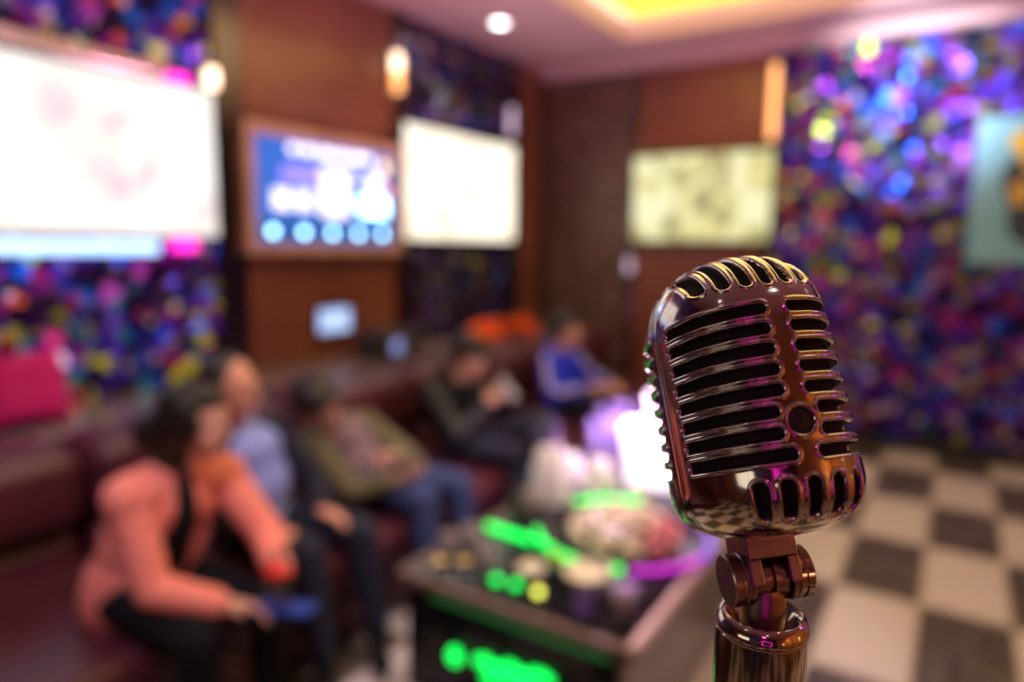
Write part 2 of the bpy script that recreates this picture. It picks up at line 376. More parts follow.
M['violet_glow'] = mat('violet_glow', (.3, .1, 1), emit=(.22, .03, 1), es=1.8)  # added unseen tubes for violet edges on microphone and stand
for y, l in ((3.35, 'added upright violet glow tube on the right wall, nearer the microphone'), (5.2, 'added upright violet glow tube on the right wall by the far corner')):
    tag(MB().tube([(XR-.06, y, .3), (XR-.06, y, 2.9)], .028).tube([(XR-.06, y, .5), (XR-.015, y, .5)], .008).tube([(XR-.06, y, 2.7), (XR-.015, y, 2.7)], .008).build('neon_tube', M['violet_glow']), l, 'added light')

# ------------------------------------------------------------------ televisions
def television(y0, y1, z0, z1, tilt, label, scr, frame, extra=None, axis='L', depth=.06, off=.04):
    """local frame: x out of the wall, y along, z up, origin at the bottom middle of the set"""
    if axis == 'L': t = thing('television', label, 'television', (XL+off+.03, (y0+y1)/2, z0)); 
    else: t = thing('television', label, 'television', ((y0+y1)/2, YF-off-.03, z0), -PI/2)
    t.rotation_euler[1] = 0
    Wd, H = (y1-y0), (z1-z0)
    R_ = Matrix.Rotation(tilt, 4, 'Y')
    MB().box((0, -Wd/2, 0), (depth, Wd/2, H), M_=R_).build('casing', frame, t, smooth=False, bevel=.01, seg=3)
    bz = .018
    MB().box((depth-.001, -Wd/2+bz, bz), (depth+.004, Wd/2-bz, H-bz), M_=R_).build('screen', scr, t, smooth=False, bevel=.012, seg=4)
    MB().box((-off-.005, -.12, H*.35), (.0, .12, H*.65)).build('wall_bracket', M['black'], t, smooth=False)
    if extra: extra(t, Wd, H, depth, R_)
    return t
M['tv1'] = ramp_tex_mat('bright_song_video', [(0, (.55, .28, .45)), (.36, (.78, .55, .66)), (.46, (.92, .84, .78)), (.56, (1, .96, .92)), (1, (1, .97, .90))], 1.5, es=1.2)
M['tv2'] = ramp_tex_mat('bright_song_video_small', [(0, (.45, .34, .20)), (.38, (.80, .66, .48)), (.5, (1, .90, .72)), (1, (1, .95, .82))], 2.2, es=1.6)
M['tv3'] = ramp_tex_mat('dim_song_video', [(0, (.10, .09, .06)), (.38, (.28, .25, .12)), (.5, (.85, .78, .32)), (.62, (1, .97, .62)), (1, (.95, .9, .5))], 2.6, es=1.0)
M['bluestrip'] = mat('blue_reflection_glow', (.5, .7, 1), emit=(.38, .62, 1), es=2.2)
def tv1_extra(t, Wd, H, d, R_):
    MB().box((-.005, -Wd/2, H+.004), (d+.03, Wd/2-.28, H+.075)).build('top_bar', M['ledge_top'], t, smooth=False, bevel=.01)
    MB().box((d*.3, -Wd/2+.05, -.075), (d*.9, Wd/2-.35, -.012)).build('blue_glow_bar', M['bluestrip'], t, smooth=False, bevel=.012, seg=3)  # blue-white reflection under the screen, built as a glowing bar
    MB().box((-.01, Wd/2-.26, -.06), (.05, Wd/2-.13, .01)).build('backlight', M['mag_l'], t, smooth=False, bevel=.01)
    MB().box((-.01, Wd/2-.26, H-.02), (.05, Wd/2-.13, H+.05)).build('backlight', M['mag_l'], t, smooth=False, bevel=.01)
television(.60, 2.385, 1.610, 2.41, 0, 'large wide television glowing almost white on the left wall', M['tv1'], M['black'], tv1_extra)
television(3.90, 5.42, 1.62, 2.49, 0, 'smaller cream-bright television between dark foil panel strips on left wall', M['tv2'], M['black'])
television(-2.60, -1.34, 1.645, 2.43, .03, 'dim yellow-green television on the brown far wall', M['tv3'], M['black'], axis='F')

t = thing('television', 'added warm light source shaped as a television, on the back wall behind the camera', 'television', (-1.15, YB+.09, 1.45), PI/2)  # added unseen set, gives cream highlights on the microphone ribs
MB().box((0, -.60, 0), (.06, .60, .70)).build('casing', M['black'], t, smooth=False, bevel=.01, seg=3)
MB().box((.059, -.58, .02), (.064, .58, .68)).build('screen', M['tv2'], t, smooth=False, bevel=.012, seg=4)
MB().box((-.065, -.12, .25), (0, .12, .45)).build('wall_bracket', M['black'], t, smooth=False)

# framed song selection screen
t = thing('song_screen', 'blue song selection screen in a pale wooden frame on brown panel', 'screen', (XL+.055, 3.205, 1.53))
Wd, H = 1.32, .76
f_ = MB(); 
for lo, hi in (((0, -Wd/2, 0), (.10, Wd/2, .065)), ((0, -Wd/2, H-.065), (.10, Wd/2, H)), ((0, -Wd/2, .065), (.10, -Wd/2+.065, H-.065)), ((0, Wd/2-.065, .065), (.10, Wd/2, H-.065))): f_.box(lo, hi)
f_.build('frame', M['wood_frame'], t, smooth=False, bevel=.006)
M['ui_blue'] = mat('screen_blue', (.02, .05, .2), .2, emit=(.035, .15, .62), es=1.0)
M['ui_bar'] = mat('screen_dark_blue', (.02, .05, .2), .2, emit=(.02, .10, .34), es=1.0)
M['ui_white'] = mat('screen_white', (1, 1, 1), emit=(.80, .86, 1), es=1.5)
M['ui_title'] = mat('screen_title', (1, 1, 1), emit=(.80, .82, 1), es=2)
M['key_glow'] = mat('key_glow', (.5, .8, 1), emit=(.5, .75, 1), es=1.1)
M['ui_cyan'] = mat('screen_cyan', (.5, .9, 1), emit=(.36, .75, 1), es=7)
M['ui_violet'] = mat('screen_violet', (.3, .3, 1), emit=(.25, .20, 1), es=1.2)
M['ui_pink'] = mat('screen_pink', (1, .5, .6), emit=(1, .30, .45), es=1.2)
M['ui_gold'] = mat('screen_gold', (1, .8, .4), emit=(1, .75, .35), es=2)
s_ = MB().box((.03, -Wd/2+.065, .065), (.06, Wd/2-.065, H-.065)).build('display', M['ui_blue'], t, smooth=False)
MB().box((.061, -Wd/2+.066, .07), (.064, Wd/2-.066, .205)).build('icon_bar', M['ui_bar'], s_, smooth=False)
rotX = Matrix.Rotation(PI/2, 4, 'Y')
for k in range(5):
    MB().lathe([(0, 0), (.026, 0), (.026, .004), (0, .004)], 24, M_=Matrix.Translation((.064, -.46+k*.235, .137)) @ rotX).build('round_icon', M['ui_cyan'], s_, smooth=False)
for k, (a, wdt) in enumerate(((-.32, .07), (-.22, .10), (-.09, .13), (.06, .10), (.18, .12), (.31, .08))):
    MB().box((.061, a, .615), (.065, a+wdt, .665)).build('title_text', M['ui_title'], s_, smooth=False, bevel=.002)
for a, z, w_, h_, mm in ((-.45, .27, .13, .12, 'ui_white'), (-.28, .27, .13, .12, 'ui_white'), (-.38, .44, .30, .09, 'ui_violet'), (-.08, .24, .25, .24, 'ui_white'), (-.08, .50, .30, .05, 'ui_white'), (.27, .26, .26, .13, 'ui_cyan'), (.32, .42, .16, .12, 'ui_white'), (.50, .40, .06, .07, 'ui_pink')):
    MB().box((.061, a, z), (.065, a+w_, z+h_)).build('song_tile', M[mm], s_, smooth=False, bevel=.002)
MB().lathe([(0, 0), (.045, 0), (.045, .004), (0, .004)], 24, M_=Matrix.Translation((.064, .50, .60)) @ rotX).build('round_icon', M['ui_gold'], s_, smooth=False)

# small lit wall control
t = thing('control_panel', 'small glowing pale blue control panel on brown wall below the song screen', 'control panel', (XL+.02, 3.28, .99))
MB().box((0, -.16, -.01), (.03, .16, .19)).build('casing', M['black'], t, smooth=False, bevel=.006)
p_ = MB().box((.03, -.14, .01), (.034, .14, .17)).build('display', mat('panel_glow', (.4, .5, .8), emit=(.25, .38, .85), es=1.1), t, smooth=False)
for r_ in range(2):
    for k in range(3): MB().box((.034, -.11+k*.08, .035+r_*.065), (.038, -.055+k*.08, .075+r_*.065)).build('key', M['key_glow'], p_, smooth=False)
# picture on the far wall
t = thing('picture', 'abstract picture with yellow and cream shapes on pale blue, hung on violet foil wall', 'picture', (.60, YF-.06, 1.51))
pw, ph = 1.14, 1.04
f_ = MB()
MB().box((-pw/2, 0, 0), (pw/2, .04, ph)).build('canvas', mat('pale_blue_paint', (.20, .47, .62), .6, var=.08), t, smooth=False, bevel=.004)
def blob(pts, d, m, nm):
    n = len(pts); mb = MB(); y0, y1 = -.004-d, 0
    mb.add([(x, y0, z) for x, z in pts]+[(x, y1, z) for x, z in pts], [tuple(range(n))]+[tuple(range(n, 2*n))[::-1]]+[(i, (i+1) % n, n+(i+1) % n, n+i) for i in range(n)])
    mb.build(nm, m, t, smooth=False)
def wob(cx, cz, rx, rz_, n, seed, a=.18):
    r = random.Random(seed); ks = [(r.uniform(0, 6.28), r.uniform(.3, 1)) for _ in range(4)]
    out = []
    for i in range(n):
        th = 2*PI*i/n; q = 1+a*sum(k*math.sin((j+2)*th+p) for j, (p, k) in enumerate(ks))/2
        out.append((cx+rx*q*math.cos(th), cz+rz_*q*math.sin(th)))
    return out
blob(wob(.02, .52, .40, .40, 40, 3), .001, mat('dark_paint', (.03, .05, .07), .6), 'dark_shape')
blob(wob(.0, .80, .36, .19, 40, 5), .003, mat('yellow_paint', (.78, .50, .05), .6), 'yellow_shape')
blob(wob(-.27, .50, .07, .10, 30, 7), .004, mat('ochre_paint', (.60, .38, .08), .6), 'ochre_shape')
blob(wob(.10, .42, .28, .28, 40, 9), .005, mat('cream_paint', (.80, .74, .66), .6), 'cream_shape')
blob(wob(-.08, .56, .12, .035, 24, 11), .007, mat('slate_paint', (.10, .16, .20), .6), 'slate_shape')

# ------------------------------------------------------------------ sofa
sofa = thing('sofa', 'long maroon leather bench sofa along the left wall', 'sofa', (0, 0, 0))
MB().box((-3.0, -.6, .06), (-1.92, 5.85, .26)).build('base', M['leather'], sofa, smooth=False, bevel=.02)
for i in range(7):
    a = -.6+i*.9214; b_ = a+.915
    MB().box((-2.72, a+.004, .26), (-1.88, b_-.004, .425)).build('seat_cushion', M['leather'], sofa, bevel=.055, seg=5)
    MB().box((-3.0, a+.004, .52), (-2.62, b_-.004, .86)).build('back_cushion', M['leather'], sofa, bevel=.11, seg=6)
    MB().box((-3.0, a+.004, .26), (-2.68, b_-.004, .53)).build('lower_back_cushion', M['leather'], sofa, bevel=.09, seg=5)
# grey side chair piece in the far corner
M['greyfab'] = mat('grey_fabric', (.16, .14, .17), .8)
ch = thing('armchair', 'dark grey armchair by the far wall behind the glowing bucket', 'armchair', (-1.38, 5.70, 0), -PI/2)
MB().box((-.36, -.30, .12), (.36, .34, .42)).build('seat', M['greyfab'], ch, bevel=.05, seg=4)
MB().box((-.46, -.36, .10), (-.30, .36, .86)).build('backrest', M['greyfab'], ch, bevel=.05, seg=4)
for s_ in (-1, 1):
    MB().box((-.40, s_*.40-.07, .10), (.38, s_*.40+.07, .60)).build('armrest', M['greyfab'], ch, bevel=.05, seg=4)
    for x in (-.38, .32): MB().cone((x, s_*.38, .02), .018, (x, s_*.38, .12), .024).build('leg', M['black'], ch)

# ------------------------------------------------------------------ the microphone
def T_mic():
    to = CAM_LOC-MIC_C; to.z = 0; to.normalize()               # level direction back to where one stands
    rt = Vector((0, 0, 1)).cross(to); rt.normalize()
    up = (Vector((0, 0, 1)) - MIC_LEAN*rt + MIC_FWD*to).normalized()
    fr = (math.sin(MIC_TURN)*rt+math.cos(MIC_TURN)*to); fr = (fr-up*fr.dot(up)).normalized()
    sd = up.cross(fr)
    m = Matrix((fr, sd, up)).transposed().to_4x4(); return m, to, rt
MIC_C = Vector((-.0616, .2483, 1.5470)); MIC_LEAN, MIC_FWD, MIC_TURN = .27, -.33, math.radians(25)
MH = .0972; MA, MBW = .0396, .0286
mic_R, mic_to, mic_rt = T_mic()
mic_base = MIC_C - (mic_R.to_3x3() @ Vector((0, 0, 1)))*MH*.5
mic_M = mic_R.copy(); mic_M.translation = mic_base
M['chrome'] = mat('aged_chrome', (.53, .46, .42), .12, 1, var=.06, scale=60)
M['gold_chrome'] = mat('warm_polished_metal', (.55, .48, .38), .10, 1, var=.05, scale=60)
M['foam_slot_shade'] = mat('grille_cloth_slot_shade', (.016, .014, .012), .8, var=.4, scale=900)

def mic_surface(nphi, nt, off=0.0):
    ex = 2.35
    zs = np.linspace(0, 1, 4000)
    zb, zt = .019, .0675
    al = np.linspace(0, PI/2, 1500)
    bz = zb*(1-np.cos(al)**(2/2.6)); bs = np.sin(al)**(2/2.6)
    mz = np.linspace(zb, zt, 800); ms = np.ones(800)
    tz = zt+(MH-zt)*np.sin(al)**(2/2.3); ts = np.cos(al)**(2/2.3)
    z = np.concatenate([bz, mz[1:], tz[1:]]); s = np.concatenate([bs, ms[1:], ts[1:]])
    s = np.clip(s, 0, 1)*(1+.012*(z/MH))
    L = np.concatenate([[0], np.cumsum(np.hypot(np.diff(z), np.diff(s)*.034))])
    q = np.linspace(0, L[-1], nt); z = np.interp(q, L, z); s = np.interp(q, L, s); s[0] = s[-1] = 1e-4
    ph = np.linspace(0, 2*PI, 8001)
    cx = np.sign(np.cos(ph))*np.abs(np.cos(ph))**(2/ex)*MA; cy = np.sign(np.sin(ph))*np.abs(np.sin(ph))**(2/ex)*MBW
    P = np.concatenate([[0], np.cumsum(np.hypot(np.diff(cx), np.diff(cy)))])
    tt = np.linspace(0, P[-1], nphi+1)[:-1]
    cx = np.interp(tt, P, cx); cy = np.interp(tt, P, cy)
    X = np.outer(s, cx); Y = np.outer(s, cy); Z = np.repeat(z[:, None], nphi, 1)
    arc = np.minimum(tt, P[-1]-tt)                          # distance along the girth from the front spine
    half = P[-1]/2
    pos = np.stack([X, Y, Z], -1)
    du = np.roll(pos, -1, 1)-np.roll(pos, 1, 1); dv = np.gradient(pos, axis=0)
    n = np.cross(du, dv); n /= (np.linalg.norm(n, axis=-1, keepdims=True)+1e-12)
    n[0] = (0, 0, -1); n[-1] = (0, 0, 1)
    return pos, n, arc, half, s
def rbox(dx, dy, r):
    return np.hypot(np.maximum(dx+r, 0), np.maximum(dy+r, 0))+np.minimum(np.maximum(dx+r, dy+r), 0)-r
def build_shell():
    nphi, nt = 760, 600
    pos, n, arc, half, s = mic_surface(nphi, nt)
    X, Y, Z = pos[..., 0], pos[..., 1], pos[..., 2]
    A = np.repeat(arc[None, :], nt, 0)
    quarter = half/2
    front = A < quarter
    Ae = np.where(front, A, half-A)                        # distance from the front or rear spine
    sd = np.full(Z.shape, 1.0)
    for i in range(8):
        zc = .0706-.00644*i - SLOPE*(Ae/.046)
        a0 = .0031
        if i in (5, 6): a0 = .0058
        a1 = quarter-np.where(front, .0125, .0030)
        sd = np.minimum(sd, rbox(np.abs(Ae-(a0+a1)/2)-(a1-a0)/2, np.abs(Z-zc)-.0020, .0018))
    for k in range(-3, 4):                                 # dome slots, front and rear sets
        zend = .0786+.0001*k*k
        sd = np.minimum(sd, rbox(np.maximum(.0035-np.abs(X), (zend-Z)*1.0), np.abs(Y-k*.0065)-.0020, .0019))
    for k in range(-2, 3):                                 # lower slots
        sd = np.minimum(sd, rbox(np.abs(Ae*np.where(Y >= 0, 1, -1)-k*.0081)-.0024, np.abs(Z-.0126)-.0062, .0023))
    # round badge recess on the spine
    bd = np.where(front, np.hypot(np.where(Y >= 0, 1, -1)*A, (Z-.0350)), 1)-.0043
    lim = np.where(bd < .0004, 1, 0)
    sd = np.minimum(sd, bd)
    sdm = sd*1000
    wall = 1-np.clip((sdm+.95)/.95, 0, 1); wall = wall*wall*(3-2*wall)
    lip = .34*np.exp(-((sdm-.55)/.38)**2)
    ribs = np.where(sdm > 0, 0, 0)
    disp = lip*1e-3*np.where(front, 1, 2.2) - wall*.0030*np.where(bd < .0006, .55, 1)
    seam = np.abs(A-quarter)*1000
    disp -= .00045*np.exp(-((seam-.5)/.35)**2)+.0002*np.exp(-((seam-4.3)/.4)**2)
    disp[:3] = 0; disp[-3:] = 0
    P = pos+n*disp[..., None]
    idx = np.arange(nt*nphi).reshape(nt, nphi)
    a = idx[:-1]; b = np.roll(a, -1, 1); c_ = np.roll(idx[1:], -1, 1); d = idx[1:]
    F = np.stack([a, b, c_, d], -1).reshape(-1, 4)
    keep = (sdm.reshape(-1)[F].max(1) > -1.0)
    F = F[keep]; dark = sdm.reshape(-1)[F].mean(1) < -.32  # slot walls coloured dark to stand for the shade inside the slots
    used = np.zeros(nt*nphi, bool); used[F.reshape(-1)] = True; mp = np.cumsum(used)-1
    V = P.reshape(-1, 3)[used]; F = mp[F]
    me = bpy.data.meshes.new('grille_shell')
    me.vertices.add(len(V)); me.vertices.foreach_set('co', V.astype(np.float32).ravel())
    me.loops.add(len(F)*4); me.loops.foreach_set('vertex_index', F.astype(np.int32).ravel())
    me.polygons.add(len(F)); me.polygons.foreach_set('loop_start', np.arange(0, len(F)*4, 4, dtype=np.int32))
    me.polygons.foreach_set('use_smooth', np.ones(len(F), bool))
    me.update(calc_edges=True); me.materials.append(M['chrome']); me.materials.append(M['foam_slot_shade']); me.polygons.foreach_set('material_index', dark.astype(np.int32)); me.validate()
    return me
SLOPE = 0.0
mic = thing('microphone', 'vintage chrome microphone with slotted ribbed head, on its stand in the foreground', 'microphone')
mic.matrix_world = mic_M
sh = bpy.data.objects.new('grille_shell', build_shell()); COL.objects.link(sh); sh.parent = mic
pos, n, *_ = mic_surface(96, 80); pin = pos-n*.0036
mb = MB(); nt_, np_ = pin.shape[:2]
mb.add([tuple(p) for p in pin.reshape(-1, 3)], [(i*np_+j, i*np_+(j+1) % np_, (i+1)*np_+(j+1) % np_, (i+1)*np_+j) for i in range(nt_-1) for j in range(np_)])
mb.build('grille_cloth', M['foam_slot_shade'], mic)
# badge on the spine
Rb = Matrix.Rotation(PI/2, 4, 'Y')
MB().lathe([(0, 0), (.0040, 0), (.0040, .0008), (.0035, .0012), (0, .0013)], 40, M_=Matrix.Translation((MA*.985-.0012, 0, .0350)) @ Rb).build('round_badge', M['black'], mic)
# swivel bracket under the head: pivot runs along the head's own side axis (local y)
PZ = -.0125; PX = -.001
br = MB()
def slab(x0, x1, y0, y1, z0, z1, mb_=None): br.box((x0, y0, z0), (x1, y1, z1))
hw = .0074
for sy in (-1, 1):                                        # cheeks with rounded feet
    pts = [(-.0085, .004), (.0100, .004), (.0088, PZ+.002)]
    pts += [(PX+.0088*math.cos(a), PZ+.0088*math.sin(a)) for a in np.linspace(0, -PI, 14)][0:] + [(-.0098, PZ+.002)]
    n_ = len(pts); y0, y1 = (sy*hw-.0011, sy*hw+.0011)
    br.add([(x, y0, z) for x, z in pts]+[(x, y1, z) for x, z in pts], [tuple(range(n_)), tuple(range(n_, 2*n_))[::-1]]+[(i, (i+1) % n_, n_+(i+1) % n_, n_+i) for i in range(n_)])
br.box((.0078, -hw-.0011, -.0060), (.0100, hw+.0011, .004))
br.box((.0078, -hw-.0011, PZ-.002), (.0100, -hw+.0028, -.0060)); br.box((.0078, hw-.0028, PZ-.002), (.0100, hw+.0011, -.0060))
br.box((-.0098, -hw-.0011, -.006), (-.0078, hw+.0011, .004))
M['bronze'] = mat('worn_bronze_metal', (.40, .29, .27), .3, 1, var=.12, scale=200)
br.build('swivel_bracket', M['bronze'], mic, smooth=False, bevel=.0005)
RY = Matrix.Rotation(-PI/2, 4, 'X')                       # lathe axis -> +y
def ylathe(prof, y, nm, m, s_=1, n=48):
    Mx = Matrix.Translation((PX, y, PZ)) @ (Matrix.Rotation(-PI/2*s_, 4, 'X'))
    return MB().lathe(prof, n, M_=Mx).build(nm, m, mic)
for s_ in (1, -1):
    k = ylathe([(0, 0), (.0088, 0), (.0088, .0006), (.0083, .0009), (.0083, .0024), (.0088, .0029), (.0088, .0050), (.0083, .0055), (0, .0055)], s_*(hw+.0012), 'pivot_knob', M['gold_chrome'] if s_ > 0 else M['bronze'], s_)
    MB().box((-.0004, -.0016, 0), (.0004, .0016, .0005), M_=Matrix.Translation((PX, s_*(hw+.0068), PZ)) @ Matrix.Rotation(-PI/2*s_, 4, 'X')).build('slot_mark', M['chrome'], k, smooth=False)
ylathe([(0, -.0058), (.0062, -.0058), (.0070, -.0052), (.0070, -.0012), (.0058, -.0008), (.0058, .0004), (.0072, .0008), (.0072, .0052), (.0062, .0058), (0, .0058)], 0, 'swivel_barrel', M['bronze'])

DX, DY = -.0040, -.0026                                # the bracket sits a little back and to one side
for o in mic.children:
    if o.name.split('.')[0] in ('swivel_bracket', 'pivot_knob', 'swivel_barrel'): o.location = (DX, DY, 0)
# stand, upright
piv = mic_M @ Vector((PX+DX, DY, PZ))
base_z = piv.z-.0140                                       # rim of the tube
stand = thing('microphone_stand', 'round polished metal stand post holding the vintage microphone', 'microphone stand', (piv.x, piv.y, 0))
zr = base_z
MB().lathe([(0, zr-.004), (.0076, zr-.004), (.0076, piv.z-.006), (.0066, piv.z-.003), (0, piv.z-.003)], 48).build('stem', M['bronze'], stand)
K = .88
MB().lathe([(r*K, zr+z) for r, z in ((.0082, -.0075), (.0098, -.0062), (.0130, -.001), (.0142, .0008), (.0150, .0011), (.0160, .0006), (.0176, -.0022), (.0180, -.0035), (.0176, -.0045), (.0165, -.0048))], 96).build('collar', M['gold_chrome'], stand)
MB().lathe([(.0165*K, zr-.0048), (.0174*K, zr-.0056), (.0174*K, zr-.120), (.0150*K, zr-.125), (.0110, zr-.13), (.0110, .03), (.0110, .02)], 96).build('tube', M['gold_chrome'], stand)
MB().lathe([(0, .0), (.14, .0), (.145, .006), (.14, .014), (.05, .026), (.02, .034), (.0, .034)], 64).build('base', M['black'], stand)

# ------------------------------------------------------------------ people
def remeshed(mb, name, m, voxel, smooth=2, parent=None, extra=None):
    me = mb.mesh('tmp', m if not isinstance(m, list) else m)
    o = bpy.data.objects.new('tmp', me); COL.objects.link(o)
    r = o.modifiers.new('r', 'REMESH'); r.mode = 'VOXEL'; r.voxel_size = voxel; r.use_smooth_shade = True
    if smooth:
        s_ = o.modifiers.new('s', 'SMOOTH'); s_.iterations = smooth; s_.factor = .5
    dg = bpy.context.evaluated_depsgraph_get()
    me2 = bpy.data.meshes.new_from_object(o.evaluated_get(dg)); me2.name = name
    bpy.data.objects.remove(o); bpy.data.meshes.remove(me)
    me2.materials.clear()
    for m_ in (m if isinstance(m, list) else [m]): me2.materials.append(m_)
    q = bpy.data.objects.new(name, me2); COL.objects.link(q); q.parent = parent
    if extra: extra(me2)
    return q
V = Vector
def frame(z, x):
    z = V(z).normalized(); x = V(x); x = (x-z*x.dot(z)).normalized(); y = z.cross(x)
    return Matrix((x, y, z)).transposed()
M['hair'] = mat('black_hair', (.012, .009, .008), .45, scale=80, var=.5, bump=.3)
M['eye_w'] = mat('eye_white', (.75, .72, .70), .2); M['eye_d'] = mat('dark_iris', (.02, .012, .01), .15)
M['lips'] = mat('lips', (.50, .16, .15), .45)
def hand_shapes(mb, w, d, n, side, curl, sc=1.0):
    """w wrist, d pointing direction, n palm normal (fingers curl to it), side = direction of the thumb"""
    d = V(d).normalized(); n = V(n); n = (n-d*n.dot(d)).normalized(); sd = d.cross(n)*side
    Rm = Matrix((d, sd, n)).transposed()
    mb.cone(w, .024*sc, V(w)+d*.03*sc, .024*sc)
    mb.ell(V(w)+d*.052*sc, (.050*sc, .040*sc, .017*sc), Rm)
    for i, (off, L_) in enumerate(((.028, .070), (.010, .080), (-.009, .074), (-.027, .058))):
        p = V(w)+d*.085*sc+sd*off*sc; a = 0; r = .0092*sc
        for k, fr in enumerate((.45, .32, .23)):
            a += curl*(.55+.12*i*.3)*(1 if k else .7)
            dr = (d*math.cos(a)+n*math.sin(a)+sd*off*1.5).normalized()
            q = p+dr*L_*fr*sc; mb.cone(p, r, q, r*.92, n=10); p = q; r *= .92
    p = V(w)+d*.028*sc+sd*.028*sc
    q = p+(d*.62+sd*.72+n*.25).normalized()*.040*sc; mb.cone(p, .0125*sc, q, .0105*sc, n=10)
    q2 = q+(d*.85+sd*.25+n*.45*curl).normalized()*.030*sc; mb.cone(q, .0105*sc, q2, .009*sc, n=10)
def person(label, S, cloth):
    """S: joints in world space"""
    base = V((S['pelvis'][0], S['pelvis'][1], 0))
    P = {k: (V(v)-base if k not in ('face', 'rhd', 'lhd', 'rhn', 'lhn', 'toe') else V(v)) for k, v in S.items() if isinstance(v, tuple)}
    t = thing('person', label, 'person', tuple(base))
    skin = mat('skin', cloth.get('skin', (.62, .36, .27)), .5, var=.06, scale=20)
    b = MB()
    # head
    fc = P['face'].normalized(); H = P['head']; up = (H-P['neck']).normalized()*.5+V((0, 0, .5)); up = (up-fc*up.dot(fc)).normalized(); lf = up.cross(fc)
    Rh = Matrix((fc, lf, up)).transposed()
    hp = lambda a, b_, c_: H+Rh @ V((a, b_, c_))
    b.ell(hp(-.012, 0, .030), (.096, .076, .090), Rh)           # skull
    b.ell(hp(.020, 0, -.030), (.066, .060, .080), Rh)           # face
    b.ell(hp(.048, 0, -.088), (.030, .030, .022), Rh)           # chin
    b.cone(hp(.076, 0, .012), .009, hp(.098, 0, -.022), .0125)   # nose
    b.ell(hp(.090, 0, -.026), (.014, .018, .010), Rh)
    b.cone(hp(.078, .034, .030), .010, hp(.078, -.034, .030), .010)   # brow
    for s_ in (1, -1):
        b.ell(hp(-.004, s_*.076, -.006), (.018, .009, .032), Rh)
        b.ell(hp(.052, s_*.040, -.030), (.026, .022, .026), Rh)
    b.cone(hp(-.025, 0, -.050), .052, P['neck'], .056)
    # trunk
    pel, nk, rs, ls = P['pelvis'], P['neck'], P['rs'], P['ls']
    sidev = (ls-rs).normalized(); upv = (nk-pel).normalized(); fwd = sidev.cross(upv).normalized(); 
    RT = Matrix((fwd, sidev, (fwd.cross(sidev)).normalized())).transposed()
    Lt = (nk-pel).length
    def trunk(mb, g, gf=0, off=0.0, lo=0.0, belly=0.0, sh=True):
        c0 = pel+fwd*off
        mb.ell(c0+upv*Lt*.74, (.105+g, (.158 if sh else .138)+g, Lt*.26+g*.5), RT)
        mb.ell(c0+upv*Lt*.40+fwd*belly*.6, (.098+g+belly, .143+g+belly*.4, Lt*.36+g), RT)
        mb.ell(c0+upv*(Lt*.08-lo*.5), (.108+g+max(0, lo-.05)*.3, .155+g+max(0, lo-.05)*.25, .11+g+lo), RT)
        for s_, sh_ in ((1, ls), (-1, rs)) if sh else ():
            mb.cone(nk-upv*.05+off*fwd, .055+g, sh_+off*fwd*.5, .050+g)
        mb.cone(nk-upv*.10, .07+g, nk-upv*(.01 if lo < .08 else .065), .050+g*.4)
    trunk(b, -.012)
    for sd_, s_ in (('r', -1), ('l', 1)):
        sh_, el_, wr_ = P[sd_+'s'], P[sd_+'e'], P[sd_+'w']
        b.cone(sh_, .042, el_, .034); b.cone(el_, .034, wr_, .024)
        hand_shapes(b, wr_, P[sd_+'hd'], P[sd_+'hn'], S.get(sd_+'thumb', 1), S.get(sd_+'curl', .9), .96)
        hip = pel+sidev*s_*.085+fwd*.02
        kn, an = P[sd_+'k'], P[sd_+'a']
        b.cone(hip, .072, kn, .050); b.cone(kn, .048, an, .032)
        b.cone(an, .032, an+V((.0, 0, -.04)), .03)
    body = remeshed(b, 'body', skin, .0065, 3, t)
    # eyes, lips
    for s_ in (1, -1):
        e = MB().ell(hp(.072, s_*.031, .008), (.0115, .0110, .0068), Rh, n=14).build('eye', M['eye_w'], t)
        MB().ell(hp(.0815, s_*.031, .008), (.004, .0055, .0055), Rh, n=12).build('iris', M['eye_d'], e)
    MB().cone(hp(.078, .018, -.058), .0055, hp(.083, 0, -.056), .0075).cone(hp(.083, 0, -.056), .0075, hp(.078, -.018, -.058), .0055).build('lips', M['lips'], t)
    # hair
    h = MB(); st = cloth.get('hair', 'short')
    h.ell(hp(-.026, 0, .046), (.098, .084, .088), Rh)
    if st == 'bob':
        h.ell(hp(-.045, 0, -.01), (.085, .090, .105), Rh); h.ell(hp(-.055, 0, -.085), (.060, .075, .075), Rh); h.ell(hp(-.135, 0, -.045), (.062, .062, .070), Rh); h.ell(hp(.02, 0, .085), (.065, .070, .042), Rh)
        for s_ in (1, -1): h.ell(hp(.005, s_*.078, .02), (.050, .018, .07), Rh)
    elif st == 'thin':
        h = MB(); h.ell(hp(-.032, 0, .050), (.090, .081, .080), Rh); h.ell(hp(-.05, 0, -.01), (.062, .072, .06), Rh)
    else:
        h.ell(hp(-.05, 0, .0), (.070, .079, .075), Rh); h.ell(hp(.03, 0, .094), (.060, .066, .034), Rh)
        if st == 'full': h.ell(hp(.045, 0, .082), (.050, .070, .034), Rh); h.ell(hp(-.03, 0, .065), (.11, .094, .085), Rh)
    remeshed(h, 'hair', M['hair'], .006, 1, t)
    # trousers and shoes
    tr_ = MB()
    tr_.ell(pel+upv*Lt*.04, (.118, .165, .115), RT)
    for sd_, s_ in (('r', -1), ('l', 1)):
        hip = pel+sidev*s_*.085+fwd*.02; kn, an = P[sd_+'k'], P[sd_+'a']
        tr_.cone(hip, .090, kn, .066); tr_.cone(kn, .064, an+(kn-an).normalized()*.03, .050)
    remeshed(tr_, 'trousers', cloth['trousers'], .010, 2, t)
    toe = P['toe'].normalized()
